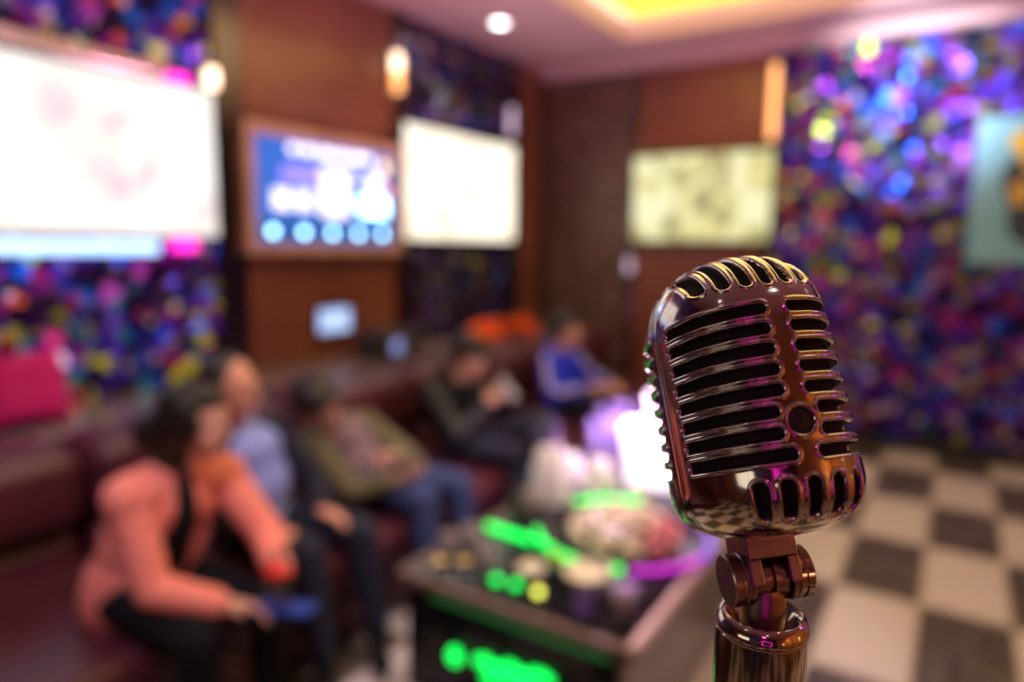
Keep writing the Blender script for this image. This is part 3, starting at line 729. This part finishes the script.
    for sd_ in 'rl':
        an = P[sd_+'a']; td = V(S.get(sd_+'toe', tuple(toe))).normalized(); dn = V((0, 0, -1)) if abs(td.z) < .5 else V((td.z, 0, -td.x)).normalized()
        sb = MB(); heel = an+dn*.045-td*.03; tip = an+dn*.055+td*.15
        sb.cone(heel, .038, tip, .030, squash=(dn, .95)); sb.cone(an, .040, heel+td*.03, .040); sb.ell(tip-td*.03, (.05, .042, .030), frame(-dn, td))
        so = remeshed(sb, 'shoe', cloth.get('shoes', M['cloth_black']), .008, 2, t)
    # tops
    def sleeves(mb, g, cuff=.03):
        for sd_ in 'rl':
            sh_, el_, wr_ = P[sd_+'s'], P[sd_+'e'], P[sd_+'w']
            mb.cone(sh_, .050+g, el_, .042+g); mb.cone(el_, .041+g, wr_+(el_-wr_).normalized()*cuff, .031+g)
    if 'shirt' in cloth:
        q = MB(); trunk(q, .006, off=.016, belly=cloth.get('belly', .0), sh='jacket' not in cloth); q.cone(nk-upv*.03, .064, nk+upv*.045+V((0, 0, .01)), .060)
        if cloth.get('front'):
            ps = [nk-upv*.02+fwd*.045, pel+upv*Lt*.84+fwd*.092, pel+upv*Lt*.70+fwd*.118, pel+upv*Lt*.5+fwd*.115, pel+upv*Lt*.30+fwd*.112]
            for a_, b_ in zip(ps, ps[1:]): q.cone(a_-fwd*.016, .050, b_-fwd*.016, .050)
        remeshed(q, cloth.get('shirt_name', 'shirt'), cloth['shirt'], .009, 2, t)
    if 'jacket' in cloth:
        q = MB(); g = cloth.get('g', .016)
        off = cloth.get('joff', -.022)
        trunk(q, g, off=off, lo=cloth.get('lo', .03)); sleeves(q, min(g-.004, .012))
        if cloth.get('collar', 1): q.cone(nk-upv*.04-fwd*.03, .066, nk+upv*.025-fwd*.04, .055)
        j = remeshed(q, 'jacket', cloth['jacket'], .009, 2, t, cloth.get('jx'))
        if cloth.get('stripe'):
            for sd_ in 'rl':
                sh_, el_, wr_ = P[sd_+'s'], P[sd_+'e'], P[sd_+'w']
                out = (el_-nk); out = (out-(wr_-sh_).normalized()*out.dot((wr_-sh_).normalized())).normalized()
                o1 = (V(CAM_LOC)-base-el_).normalized()*.6+out*.5+V((0, 0, .2)); 
                def onarm(a, b_, f, r): 
                    ax = (b_-a).normalized(); o_ = (o1-ax*o1.dot(ax)).normalized(); return a+(b_-a)*f+o_*r
                for z in (-.014, .014) if 0 else (0,):
                    pts = [onarm(sh_, el_, f, .054) for f in (-.05, .3, .6, .9)]+[onarm(el_, wr_, f, .046) for f in (.15, .45, .75)]
                    s2 = MB()
                    for a_, b2 in zip(pts, pts[1:]): s2.cone(a_, .017, b2, .017, n=10)
                    remeshed(s2, 'sleeve_stripe', cloth['stripe'], .007, 3, j)
    return t
coral = mat('coral_wool', (.90, .27, .24), .8, scale=120, var=.15, bump=.2)
navy = mat('navy_wool', (.010, .012, .035), .8, scale=90, var=.2)
palebl = mat('pale_blue_cotton', (.30, .38, .98), .7, var=.08)
olive = mat('olive_cotton', (.135, .12, .065), .85, var=.2, scale=30)
greyt = mat('grey_pattern_knit', (.22, .15, .19), .8, var=.6, scale=30)
jeans = mat('blue_denim', (.035, .055, .17), .85, var=.25, scale=60)
dnavy = mat('dark_navy_denim', (.018, .018, .048), .85, var=.25, scale=60)
blackj = mat('black_padded_fabric', (.011, .013, .021), .55, var=.3, scale=30)
royal = mat('royal_blue_jersey', (.01, .03, .72), .6, var=.1)
stripew = mat('pale_lilac_stripe', (.55, .52, .85), .6, var=.05)
person('woman in coral jacket and black turtleneck sitting nearest the camera, holding red-lidded cup', dict(
    pelvis=(-2.13, 1.13, .51), neck=(-1.985, 1.165, .905), head=(-1.90, 1.195, 1.055), face=(.86, .46, -.10),
    rs=(-1.97, 1.015, .86), ls=(-1.955, 1.315, .85), re=(-1.88, 1.02, .60), rw=(-1.705, 1.135, .555), le=(-1.80, 1.36, .665), lw=(-1.655, 1.265, .655),
    rhd=(.85, .5, .0), rhn=(.35, -.3, -.9), rthumb=-1, rcurl=.8, lhd=(.9, -.1, .02), lhn=(0, -1, 0), lthumb=-1, lcurl=1.15,
    rk=(-1.73, 1.06, .475), lk=(-1.72, 1.29, .475), ra=(-1.75, 1.06, .105), la=(-1.74, 1.30, .105), toe=(1, .1, 0)),
    dict(hair='bob', skin=(.70, .38, .32), trousers=M['cloth_black'], shirt=M['cloth_black'], shirt_name='turtleneck', jacket=coral, collar=0, lo=.09, lowneck=1, joff=.0, g=.024, front=1))
person('man in dark suit jacket and pale blue shirt leaning beside the woman in coral', dict(
    pelvis=(-2.27, 1.67, .50), neck=(-2.27, 1.60, .91), head=(-2.205, 1.53, 1.07), face=(.9, .42, -.15),
    rs=(-2.25, 1.43, .865), ls=(-2.27, 1.76, .86), re=(-2.15, 1.40, .62), rw=(-2.0, 1.52, .56), le=(-2.13, 1.855, .615), lw=(-1.99, 1.75, .575),
    rhd=(.8, .6, 0), rhn=(.2, .2, -1), rthumb=-1, lhd=(.85, .2, -.15), lhn=(.1, -.2, -1), lthumb=1, lcurl=.6,
    rk=(-1.87, 1.58, .50), lk=(-1.85, 1.82, .50), ra=(-1.80, 1.58, .105), la=(-1.78, 1.83, .105), toe=(.6, -.5, 0)),
    dict(hair='thin', skin=(.70, .34, .25), trousers=navy, shirt=palebl, jacket=navy, joff=-.014, belly=.012))
person('dark haired person in open olive jacket slumped on the sofa, in blue jeans', dict(
    pelvis=(-2.24, 2.27, .49), neck=(-2.34, 2.11, .80), head=(-2.255, 1.98, .905), face=(.9, .1, -.35),
    rs=(-2.28, 1.97, .745), ls=(-2.30, 2.30, .76), re=(-2.10, 2.01, .55), rw=(-1.95, 2.13, .60), le=(-2.07, 2.37, .60), lw=(-1.99, 2.17, .68),
    rhd=(.6, .7, .1), rhn=(-.5, .4, .5), rthumb=1, lhd=(.3, -.9, .2), lhn=(-.9, -.3, .2), lthumb=1,
    rk=(-1.85, 2.19, .52), lk=(-1.84, 2.43, .51), ra=(-1.78, 2.16, .105), la=(-1.76, 2.42, .105), toe=(.5, -.6, 0)),
    dict(hair='full', skin=(.50, .28, .22), trousers=jeans, shirt=greyt, jacket=olive, joff=-.05))
person('man in black jacket looking down at a phone, one navy leg crossed', dict(
    pelvis=(-2.24, 3.04, .49), neck=(-2.36, 3.04, .825), head=(-2.27, 3.10, .955), face=(.9, .22, -.42),
    rs=(-2.34, 2.87, .775), ls=(-2.33, 3.21, .775), re=(-2.16, 2.84, .60), rw=(-2.09, 3.01, .745), le=(-2.13, 3.30, .60), lw=(-2.06, 3.17, .745),
    rhd=(.35, .6, .6), rhn=(-.3, .8, -.2), rthumb=1, lhd=(.2, -.5, .7), lhn=(-.6, -.6, 0), lthumb=-1,
    rk=(-1.85, 2.96, .515), lk=(-1.88, 3.29, .625), ra=(-1.82, 2.95, .105), la=(-1.73, 2.93, .60), toe=(.7, -.3, 0), ltoe=(.75, -.5, .25)),
    dict(hair='full', skin=(.55, .30, .22), trousers=dnavy, shirt=M['cloth_black'], jacket=blackj, joff=-.03, g=.024))
person('man in royal blue track top with pale sleeve stripes at the far end of sofa', dict(
    pelvis=(-2.25, 4.21, .49), neck=(-2.32, 4.21, .865), head=(-2.265, 4.235, 1.0), face=(.92, .35, -.1),
    rs=(-2.30, 4.04, .825), ls=(-2.31, 4.38, .825), re=(-2.20, 3.92, .63), rw=(-2.02, 4.08, .665), le=(-2.16, 4.50, .62), lw=(-2.0, 4.36, .64),
    rhd=(.8, .5, .1), rhn=(.1, .3, -.9), rthumb=-1, lhd=(.8, -.5, 0), lhn=(.1, .2, -.9), lthumb=1,
    rk=(-1.86, 4.13, .54), lk=(-1.85, 4.38, .52), ra=(-1.80, 4.12, .105), la=(-1.79, 4.40, .105), toe=(1, .1, 0)),
    dict(hair='short', skin=(.60, .32, .24), trousers=dnavy, jacket=royal, stripe=stripew, joff=0))

# things in hands
M['red'] = mat('red_plastic', (.80, .03, .03), .35)
M['blue'] = mat('blue_card', (.02, .06, .40), .4)
t = thing('cup', 'small clear cup with red lid held out by the woman in coral', 'cup', (-1.565, 1.215, .585))
MB().lathe([(0, 0), (.026, 0), (.034, .075), (.031, .075), (.024, .004), (0, .004)], 28).build('body', M['glass'], t)
MB().lathe([(0, .076), (.038, .076), (.040, .086), (.030, .100), (0, .104)], 28).build('lid', M['red'], t)
tag(MB().box((-.085, -.035, -.005), (.085, .035, .005), M_=Matrix.Translation((-1.555, 1.225, .553)) @ Matrix.Rotation(.45, 4, 'Z')).build('folded_card', M['blue'], smooth=False, bevel=.002), 'flat blue folded card in the right hand of the woman in coral', 'card')
t = thing('phone', 'pale glowing phone held by the man in black jacket', 'phone', (-2.01, 3.10, .83))
t.rotation_euler = (.2, -.6, .3)
MB().box((-.005, -.040, -.075), (.005, .040, .075)).build('case', mat('pale_grey_plastic', (.35, .38, .42), .4), t, smooth=False, bevel=.003)
MB().box((-.0065, -.036, -.068), (-.005, .036, .068)).build('screen', mat('phone_screen', (.3, .4, .5), emit=(.45, .55, .7), es=.6), t, smooth=False)

# things on the ledge
M['pinkc'] = mat('magenta_velvet', (.62, .01, .20), .8, var=.1)
def cushion(loc, rot, size, m, label):
    mb = MB(); n = 16; v = []; f = []
    for s_ in (1, -1):
        for i in range(n+1):
            for j in range(n+1):
                a, b_ = i/n*2-1, j/n*2-1; k = (1-a**4)*(1-b_**4)
                pin_ = 1-.07*(abs(a*b_)**.5)*0-.06*(1-a*a if abs(b_) > .99 else 0)-.06*(1-b_*b_ if abs(a) > .99 else 0)
                v.append((s_*.5*size[0]*k**.45, a*.5*size[1]*(1-.08*(1-abs(b_)**2)*abs(a)), b_*.5*size[2]*(1-.08*(1-abs(a)**2)*abs(b_))))
    m1 = (n+1)**2
    for s_ in range(2):
        for i in range(n):
            for j in range(n):
                a = s_*m1+i*(n+1)+j; f.append((a, a+1, a+n+2, a+n+1) if s_ else (a, a+n+1, a+n+2, a+1))
    mb.add(v, f); o = mb.build('cushion', m, None); 
    o.location = loc; o.rotation_euler = rot; return tag(o, label, 'cushion')
cushion((-3.24, 1.27, .985), (0, -.30, 0), (.16, .34, .32), M['pinkc'], 'magenta cushion leaning on the ledge behind the woman in coral')
cushion((-3.22, .90, 1.0), (0, -.25, .15), (.17, .36, .36), M['pinkc'], 'magenta cushion on the ledge at the left edge of the photo')
t = thing('speaker', 'dark grey loudspeaker on the ledge below the song screen', 'speaker', (-3.28, 3.53, .822), .15)
MB().box((-.14, -.20, 0), (.14, .20, .19)).build('cabinet', mat('dark_grey_plastic', (.05, .05, .06), .35), t, smooth=False, bevel=.025, seg=3)
MB().lathe([(0, .0), (.065, 0), (.06, .012), (.03, .004), (0, .010)], 28, M_=Matrix.Translation((.14, .06, .095)) @ rotX).build('driver', M['black'], t)
MB().box((.141, -.17, .05), (.146, -.06, .14)).build('display', mat('speaker_blue_highlight', (.2, .25, .5), emit=(.25, .32, .75), es=.8), t, smooth=False)  # blue highlight on the cabinet face, painted as a glowing patch
mb = MB()
for k in range(3):
    pts = [(-3.26+.05*math.sin(i*.9+k), 4.42+i*.1, .855+.045*k+.012*math.sin(i*1.3+k*2)) for i in range(10)]
    for a, b_ in zip(pts, pts[1:]): mb.cone(a, .07-.012*k, b_, .07-.012*k, squash=((0, 0, 1), .55))
o = remeshed(mb, 'folded_blanket', mat('orange_fleece', (.85, .10, .015), .85, var=.15), .012, 2); tag(o, 'long orange folded blanket lying on the ledge in the far left', 'blanket')

# ------------------------------------------------------------------ the low table and what stands on it
M['green'] = mat('green_neon', (.02, .5, .08), emit=(.0, 1, .10), es=2.2)
M['green_dim'] = mat('green_glow_strip', (.02, .3, .05), emit=(.0, .30, .07), es=.35)
M['magenta_neon'] = mat('magenta_neon', (.5, .02, .5), emit=(.75, .03, .85), es=1.2)
M['violet_neon'] = mat('violet_neon', (.2, .1, .7), emit=(.25, .12, .95), es=1.0)
M['pinkmetal'] = mat('rosy_brushed_metal', (.62, .46, .47), .32, .85)
M['porcelain'] = mat('cream_porcelain', (.72, .66, .52), .2, coat=.4, var=.05)
M['tissue'] = mat('white_tissue', (.86, .80, .84), .9, var=.04)
M['amberliq'] = mat('amber_drink', (.95, .55, .08), .15, coat=.5)
M['bottle'] = mat('dark_green_glass', (.012, .03, .012), .08, coat=.6)
M['edge_dark'] = mat('worn_dark_edge', (.16, .10, .09), .4, .3)
M['cyan'] = mat('cyan_plastic', (.15, .65, .85), .4)
M['glass_violet_lit'] = mat('violet_lit_glass', (.55, .40, .95), .12, trans=.55, var=.05, ior=1.3)  # clear glass with the violet light painted into its colour
M['fruit'] = mat('pale_fruit_flesh', (.85, .70, .55), .5, var=.15, scale=30)
M['melon'] = mat('pink_melon_flesh', (.80, .22, .26), .5, var=.15, scale=30)
TX0, TX1, TY0, TY1, TZ = -1.55, -.67, 1.68, 3.72, .48
tb = thing('table', 'long black glass table with steel edges and green lights below its front', 'table', ((TX0+TX1)/2, (TY0+TY1)/2, 0))
c_ = V((-(TX0+TX1)/2, -(TY0+TY1)/2, 0)); Mt = Matrix.Translation(c_)
MB().box((TX0+.03, TY0+.03, TZ-.03), (TX1-.03, TY1-.03, TZ), M_=Mt).build('tabletop', M['black_gloss'], tb, smooth=False)
for lo, hi, mm in (((TX0, TY0, TZ-.035), (TX1, TY0+.03, TZ+.004), 'edge_dark'), ((TX0, TY1-.03, TZ-.035), (TX1, TY1, TZ+.004), 'pinkmetal'), ((TX0, TY0+.03, TZ-.035), (TX0+.03, TY1-.03, TZ+.004), 'edge_dark'), ((TX1-.03, TY0+.03, TZ-.035), (TX1, TY1-.03, TZ+.004), 'pinkmetal')):
    MB().box(lo, hi, M_=Mt).build('edge_strip', M[mm], tb, smooth=False, bevel=.003)
MB().box((TX0+.03, TY0+.03, .05), (TX1-.05, TY0+.05, TZ-.035), M_=Mt).build('front_panel', M['black_gloss'], tb, smooth=False)
MB().box((TX0+.03, TY1-.05, .05), (TX1-.05, TY1-.03, TZ-.035), M_=Mt).build('back_panel', M['black_gloss'], tb, smooth=False)
MB().box((TX1-.05, TY0+.03, .05), (TX1-.03, TY1-.03, TZ-.035), M_=Mt).build('side_panel', M['steel_side'], tb, smooth=False)
MB().box((TX0+.03, TY0+.05, .05), (TX0+.05, TY1-.05, TZ-.035), M_=Mt).build('side_panel', M['black'], tb, smooth=False)
for x in (TX0+.07, TX1-.09):
    for y in (TY0+.08, TY1-.08): MB().cone((x, y, .022), .022, (x, y, .05), .026).build('foot', M['black'], tb, M_=Mt)
g_ = MB(); zz = .25
pts = [(-1.21+.031*i, TY0+.012, .262+.012*math.sin(i*1.9)+.004*i) for i in range(10)]
g_.tube(pts, .014, 10); g_.tube([(x, y, z-.045) for x, y, z in pts[1:8]], .013, 10); g_.ell((-1.295, TY0+.008, .250), (.026, .016, .030))
g_.build('neon_tube', M['green'], tb, M_=Mt)
MB().tube([(-1.40, TY0+.024, TZ-.060), (-.75, TY0+.024, TZ-.060)], .006, 8).build('glow_strip', M['green_dim'], tb, M_=Mt)
TT = TZ+.0005

def tubething(pts, r, m, label, cat='light strip', name='light_strip'):
    return tag(MB().tube(pts, r, 10).build(name, m), label, cat)
tubething([(-1.49, 2.155, TT+.013), (-1.42, 2.150, TT+.013), (-1.35, 2.145, TT+.013), (-1.275, 2.135, TT+.013)], .012, M['green'], 'straight bright green light strip lying on the table by the dark bottle')
# round tray with lit rim
cx, cy, rt_ = -1.02, 2.40, .335
t = thing('tray', 'large round tray with glowing magenta rim, heaped with fruit', 'tray', (cx, cy, TT))
MB().lathe([(0, 0), (rt_-.02, 0), (rt_, .012), (rt_-.003, .016), (rt_-.022, .006), (0, .006)], 64).build('plate', M['black_gloss'], t)
def arc(a0, a1, z=.020, r=None, n=24): return [((r or rt_)*math.cos(a), (r or rt_)*math.sin(a), z) for a in np.linspace(math.radians(a0), math.radians(a1), n)]
MB().tube(arc(-62, -10), .008).build('magenta_rim', M['magenta_neon'], t)
MB().tube(arc(-8, 60), .009).build('violet_rim', M['violet_neon'], t)
MB().tube(arc(-146, -66), .011).build('green_rim', M['green'], t)
MB().tube(arc(100, 150), .010).build('green_rim', M['green'], t)
# fruit on the tray, each piece its own
rnd = random.Random(4)
def slice_mesh():
    mb = MB(); n = 14; v = []; 
    for y in (-.016, .016):
        v += [(.042*math.cos(PI*i/n), y*(1-.25*math.sin(PI*i/n)), .030*math.sin(PI*i/n)) for i in range(n+1)]
    m_ = n+1
    f = [tuple(range(m_))[::-1], tuple(range(m_, 2*m_))]+[(i, i+1, m_+i+1, m_+i) for i in range(n)]+[(n, 0, m_, m_+n)]
    return mb.add(v, f)
proto = slice_mesh().build('fruit_slice', M['fruit'], bevel=.003)
proto2 = slice_mesh().build('melon_slice', M['melon'], bevel=.003)
spots = []
for ring_r, n_, z in ((.20, 11, .0), (.11, 7, .0), (.155, 8, .032), (.05, 4, .034), (.09, 4, .066)):
    for k in range(n_): a = 2*PI*k/n_+ring_r*9; spots.append((cx+ring_r*math.cos(a), cy+.02+ring_r*math.sin(a), TT+.0075+z, a+rnd.uniform(-.4, .4)+PI/2, rnd.uniform(-.1, .1)))
pink_n = 0; fr_n = 0
for i, (x, y, z, rz, tl) in enumerate(spots):
    pk = (x-cx > .10)
    if pk: o = proto2 if pink_n == 0 else proto2.copy(); pink_n += 1
    else: o = proto if fr_n == 0 else proto.copy(); fr_n += 1
    if o.name not in COL.objects: COL.objects.link(o)
    o.location = (x, y, z); o.rotation_euler = (0, tl, rz)
    if pk: tag(o, 'pink melon slice heaped on the right of the lit tray', 'fruit', 'pink melon slices on the tray')
    else: tag(o, 'pale fruit slice heaped on the lit tray', 'fruit', 'pale fruit slices on the tray')
# bowl and small plates near the front edge
def bowl(x, y, r, h, m, label, name='bowl'):
    o = MB().lathe([(0, 0), (r*.5, 0), (r*.55, .006), (r*.9, h*.6), (r, h), (r*.95, h), (r*.84, h*.6), (r*.45, .012), (0, .012)], 40).build(name, m)
    o.location = (x, y, TT); return tag(o, label, name.split('_')[-1])
bowl(-.95, 1.965, .085, .055, M['porcelain'], 'cream porcelain bowl in front of the green glowing rim of the tray')
bowl(-1.13, 1.90, .050, .045, M['porcelain'], 'small cream dipping dish left of the porcelain bowl', 'dish')
# drinking cups
def cup_thing(x, y, r, h, m, liq, label, group=None):
    t_ = thing('drinking_glass', label, 'glass', (x, y, TT), 0, group)
    MB().lathe([(0, 0), (r*.8, 0), (r, h), (r*.93, h), (r*.74, .006), (0, .006)], 26).build('cup_body', m, t_)
    if liq: MB().lathe([(0, .007), (r*.74, .007), (r*.86, h*.62), (0, h*.62)], 26).build('drink', liq, t_)
    return t_
M['milkglass'] = mat('frosted_glass', (.62, .55, .55), .25, trans=.25, var=.1, coat=.3)
for x, y, l in ((-1.48, 2.02, 'frosted shot glass at the left table edge, nearest the light strip end'), (-1.40, 1.97, 'frosted shot glass standing right of another at the left table edge'), (-1.50, 1.92, 'frosted shot glass closest to the left rim of the table'),
                (-1.47, 2.33, 'frosted shot glass behind the green light strip beside the dark bottle'), (-1.30, 1.88, 'frosted shot glass in front of the middle of the green light strip'),
                (-1.50, 2.46, 'frosted shot glass beside the blue jeans, left of the tissues')):
    cup_thing(x, y, .030, .062, M['milkglass'], None, l, 'shot glasses on the table')
cup_thing(-1.43, 1.78, .030, .050, M['glass'], M['amberliq'], 'small glass of amber drink at the front left corner of the table', 'amber drinks')
cup_thing(-1.36, 1.83, .028, .050, M['glass'], M['amberliq'], 'small glass of amber drink just right of the front left corner', 'amber drinks')
cup_thing(-1.12, 2.045, .028, .045, M['glass'], M['amberliq'], 'small glass of amber drink between the green strip and tray', 'amber drinks')
cup_thing(-.88, 1.80, .034, .070, M['glass_violet_lit'], None, 'violet tinted glass near the front edge of the table')
cup_thing(-.78, 1.86, .030, .060, M['milkglass'], None, 'frosted glass near the front right corner of the table')
# table lights
for x, y, m_, l in ((-1.20, 1.79, 'green', 'green tea light near the front edge of the table, left of its neighbour'), (-1.13, 1.80, 'green', 'green tea light near the front edge, in the middle of the row')):
    t_ = thing('tea_light', l, 'tea light', (x, y, TT), 0, 'green tea lights')
    MB().lathe([(0, 0), (.020, 0), (.021, .014), (0, .014)], 24).build('holder', M['black'], t_)
    MB().lathe([(0, .014), (.016, .014), (.015, .028), (0, .036)], 18).build('flame_cap', M[m_], t_)
t_ = thing('tea_light', 'yellow tea light near the front edge of the table, right of the green ones', 'tea light', (-1.045, 1.80, TT))
MB().lathe([(0, 0), (.020, 0), (.021, .014), (0, .014)], 24).build('holder', M['black'], t_)
MB().lathe([(0, .014), (.013, .014), (.012, .028), (0, .034)], 18).build('flame_cap', mat('yellow_tea_light', (1, .9, .2), emit=(.9, 1, .12), es=3), t_)
# bottles
def bottle(x, y, s_, m, cap, label):
    t_ = thing('bottle', label, 'bottle', (x, y, TT))
    MB().lathe([(0, 0), (.033*s_, 0), (.036*s_, .006*s_), (.036*s_, .150*s_), (.030*s_, .175*s_), (.014*s_, .205*s_), (.0125*s_, .250*s_), (.0125*s_, .262*s_), (0, .262*s_)], 32).build('glass_body', m, t_)
    MB().lathe([(.0366*s_, .05*s_), (.0366*s_, .12*s_)], 32).build('paper_label', M['milkglass'] if m is not M['bottle'] else M['black'], t_)
    MB().lathe([(.0128*s_, .240*s_), (.0150*s_, .242*s_), (.0150*s_, .272*s_), (0, .272*s_)], 24).build('cap', cap, t_)
bottle(-1.39, 2.215, .78, M['bottle'], M['black'], 'dark green bottle standing behind the green light strip')
bottle(-1.51, 2.735, 1.12, M['glass_violet_lit'], M['glass_violet_lit'], 'tall violet lit bottle in front of the man with the phone')
bottle(-1.44, 2.42, .62, M['milkglass'], M['cyan'], 'small clear bottle with cyan cap left of the tissue heap')
# crumpled tissues
def tissue(x, y, z, r, h, seed, label):
    mb = MB(); n, k = 44, 22; r_ = random.Random(seed); ph = [r_.uniform(0, 6.28) for _ in range(8)]
    v = []; f = []
    for i in range(k+1):
        t1 = i/k; th = t1*PI/2
        for j in range(n):
            a = 2*PI*j/n
            def tri(q): return abs((q/PI) % 2-1)*2-1
            w_ = 1+.14*tri(3*a+ph[0]+3*t1)+.12*tri(5*a+ph[1]-4*t1)+.07*tri(9*a+ph[2]+7*t1)+.05*tri(13*a+ph[5]-9*t1)
            rr = r*w_*math.cos(th)**.8+.0001
            zz = h*math.sin(th)*(1+(.20*tri(4*a+ph[3])+.12*tri(7*a+ph[4]))*math.cos(th)*t1*2)
            v.append((rr*math.cos(a), rr*math.sin(a), max(zz, 0)))
    for i in range(k):
        for j in range(n): f.append((i*n+j, i*n+(j+1) % n, (i+1)*n+(j+1) % n, (i+1)*n+j))
    f.append(tuple(range(n))[::-1]); mb.add(v, f)
    o = mb.build('crumpled_tissue', M['tissue'], angle=.5); o.location = (x, y, z)
    return tag(o, label, 'tissue', 'crumpled tissues on the table')
tissue(-1.445, 2.58, TT, .088, .24, 1, 'tallest crumpled white tissue, nearest the phone holder')
tissue(-1.31, 2.80, TT, .080, .15, 2, 'crumpled white tissue between the tallest heap and the glowing bucket')
tissue(-1.49, 2.86, TT, .055, .13, 3, 'crumpled white tissue at the sofa side of the table, behind the tallest heap')
tissue(-1.12, 2.80, TT, .055, .08, 5, 'low crumpled white tissue between the lit tray and glowing bucket')
# glowing ice bucket with a pink light dome
M['glowwhite'] = mat('glowing_white_plastic', (1, .95, 1), emit=(1, .82, .98), es=1.7)
M['glowpink'] = mat('glowing_pink_plastic', (1, .5, .9), emit=(1, .28, .72), es=1.4)
t = thing('ice_bucket', 'round ice bucket glowing bright white and pink behind the microphone', 'ice bucket', (-1.14, 3.10, TT))
MB().lathe([(0, 0), (.145, 0), (.155, .01), (.180, .24), (.172, .24), (.145, .02), (0, .02)], 48).build('bucket', M['glowwhite'], t)
MB().lathe([(.179, .235), (.189, .24), (.189, .255), (.174, .258), (.168, .245)], 48).build('rim', M['glowpink'], t)
mb = MB()
for k in range(18):
    a = k*2.4; rr = .035*math.sqrt(k); mb.box((-.028, -.028, -.02), (.028, .028, .035), M_=Matrix.Translation((rr*math.cos(a), rr*math.sin(a), .24)) @ Matrix.Rotation(a, 4, 'Z') @ Matrix.Rotation(.5, 4, 'X'))
mb.build('ice', M['glowwhite'], t, smooth=False, bevel=.006)
t_ = thing('bottle', 'pink lit bottle leaning in the glowing ice bucket', 'bottle', (-1.15, 3.12, TT+.05)); t_.rotation_euler = (.12, -.10, 0)
MB().lathe([(0, 0), (.036, 0), (.040, .006), (.040, .22), (.034, .26), (.015, .31), (.0135, .37), (.0, .375)], 32).build('glass_body', M['glowpink'], t_)
MB().lathe([(.0137, .345), (.0165, .347), (.0165, .382), (0, .382)], 24).build('cap', M['glowwhite'], t_)
# slim clear glasses, the violet light painted into their colour
def flute(x, y, h, label):
    t_ = thing('champagne_flute', label, 'glass', (x, y, TT), 0, 'violet lit champagne flutes')
    MB().lathe([(0, 0), (.030, 0), (.030, .003), (.006, .008), (.004, .05), (.012, .065), (.026, h*.5), (.024, h), (.021, h), (.022, h*.5), (.004, .075), (0, .075)], 28).build('flute_body', M['glass_violet_lit'], t_)
    MB().lathe([(0, .078), (.020, h*.5), (.0195, h*.72), (0, h*.72)], 24).build('drink', mat('violet_drink', (.45, .25, .85), .3, trans=.4), t_)
for x, y, h, l in ((-1.44, 2.98, .27, 'violet lit champagne flute at the sofa side, front of its cluster'), (-1.375, 3.06, .29, 'violet lit champagne flute second from the front of the cluster'), (-1.46, 3.13, .31, 'violet lit champagne flute nearest the sofa in the middle of the cluster'),
                   (-1.385, 3.20, .34, 'tallest violet lit champagne flute, left of the glowing bucket'), (-1.46, 3.30, .31, 'violet lit champagne flute at the back of the cluster'), (-1.36, 3.36, .32, 'violet lit champagne flute behind the glowing bucket')):
    flute(x, y, h, l)
lamp('POINT', 'bucket_glow', (-1.28, 2.93, .82), 11, (1, .7, .95), .06)
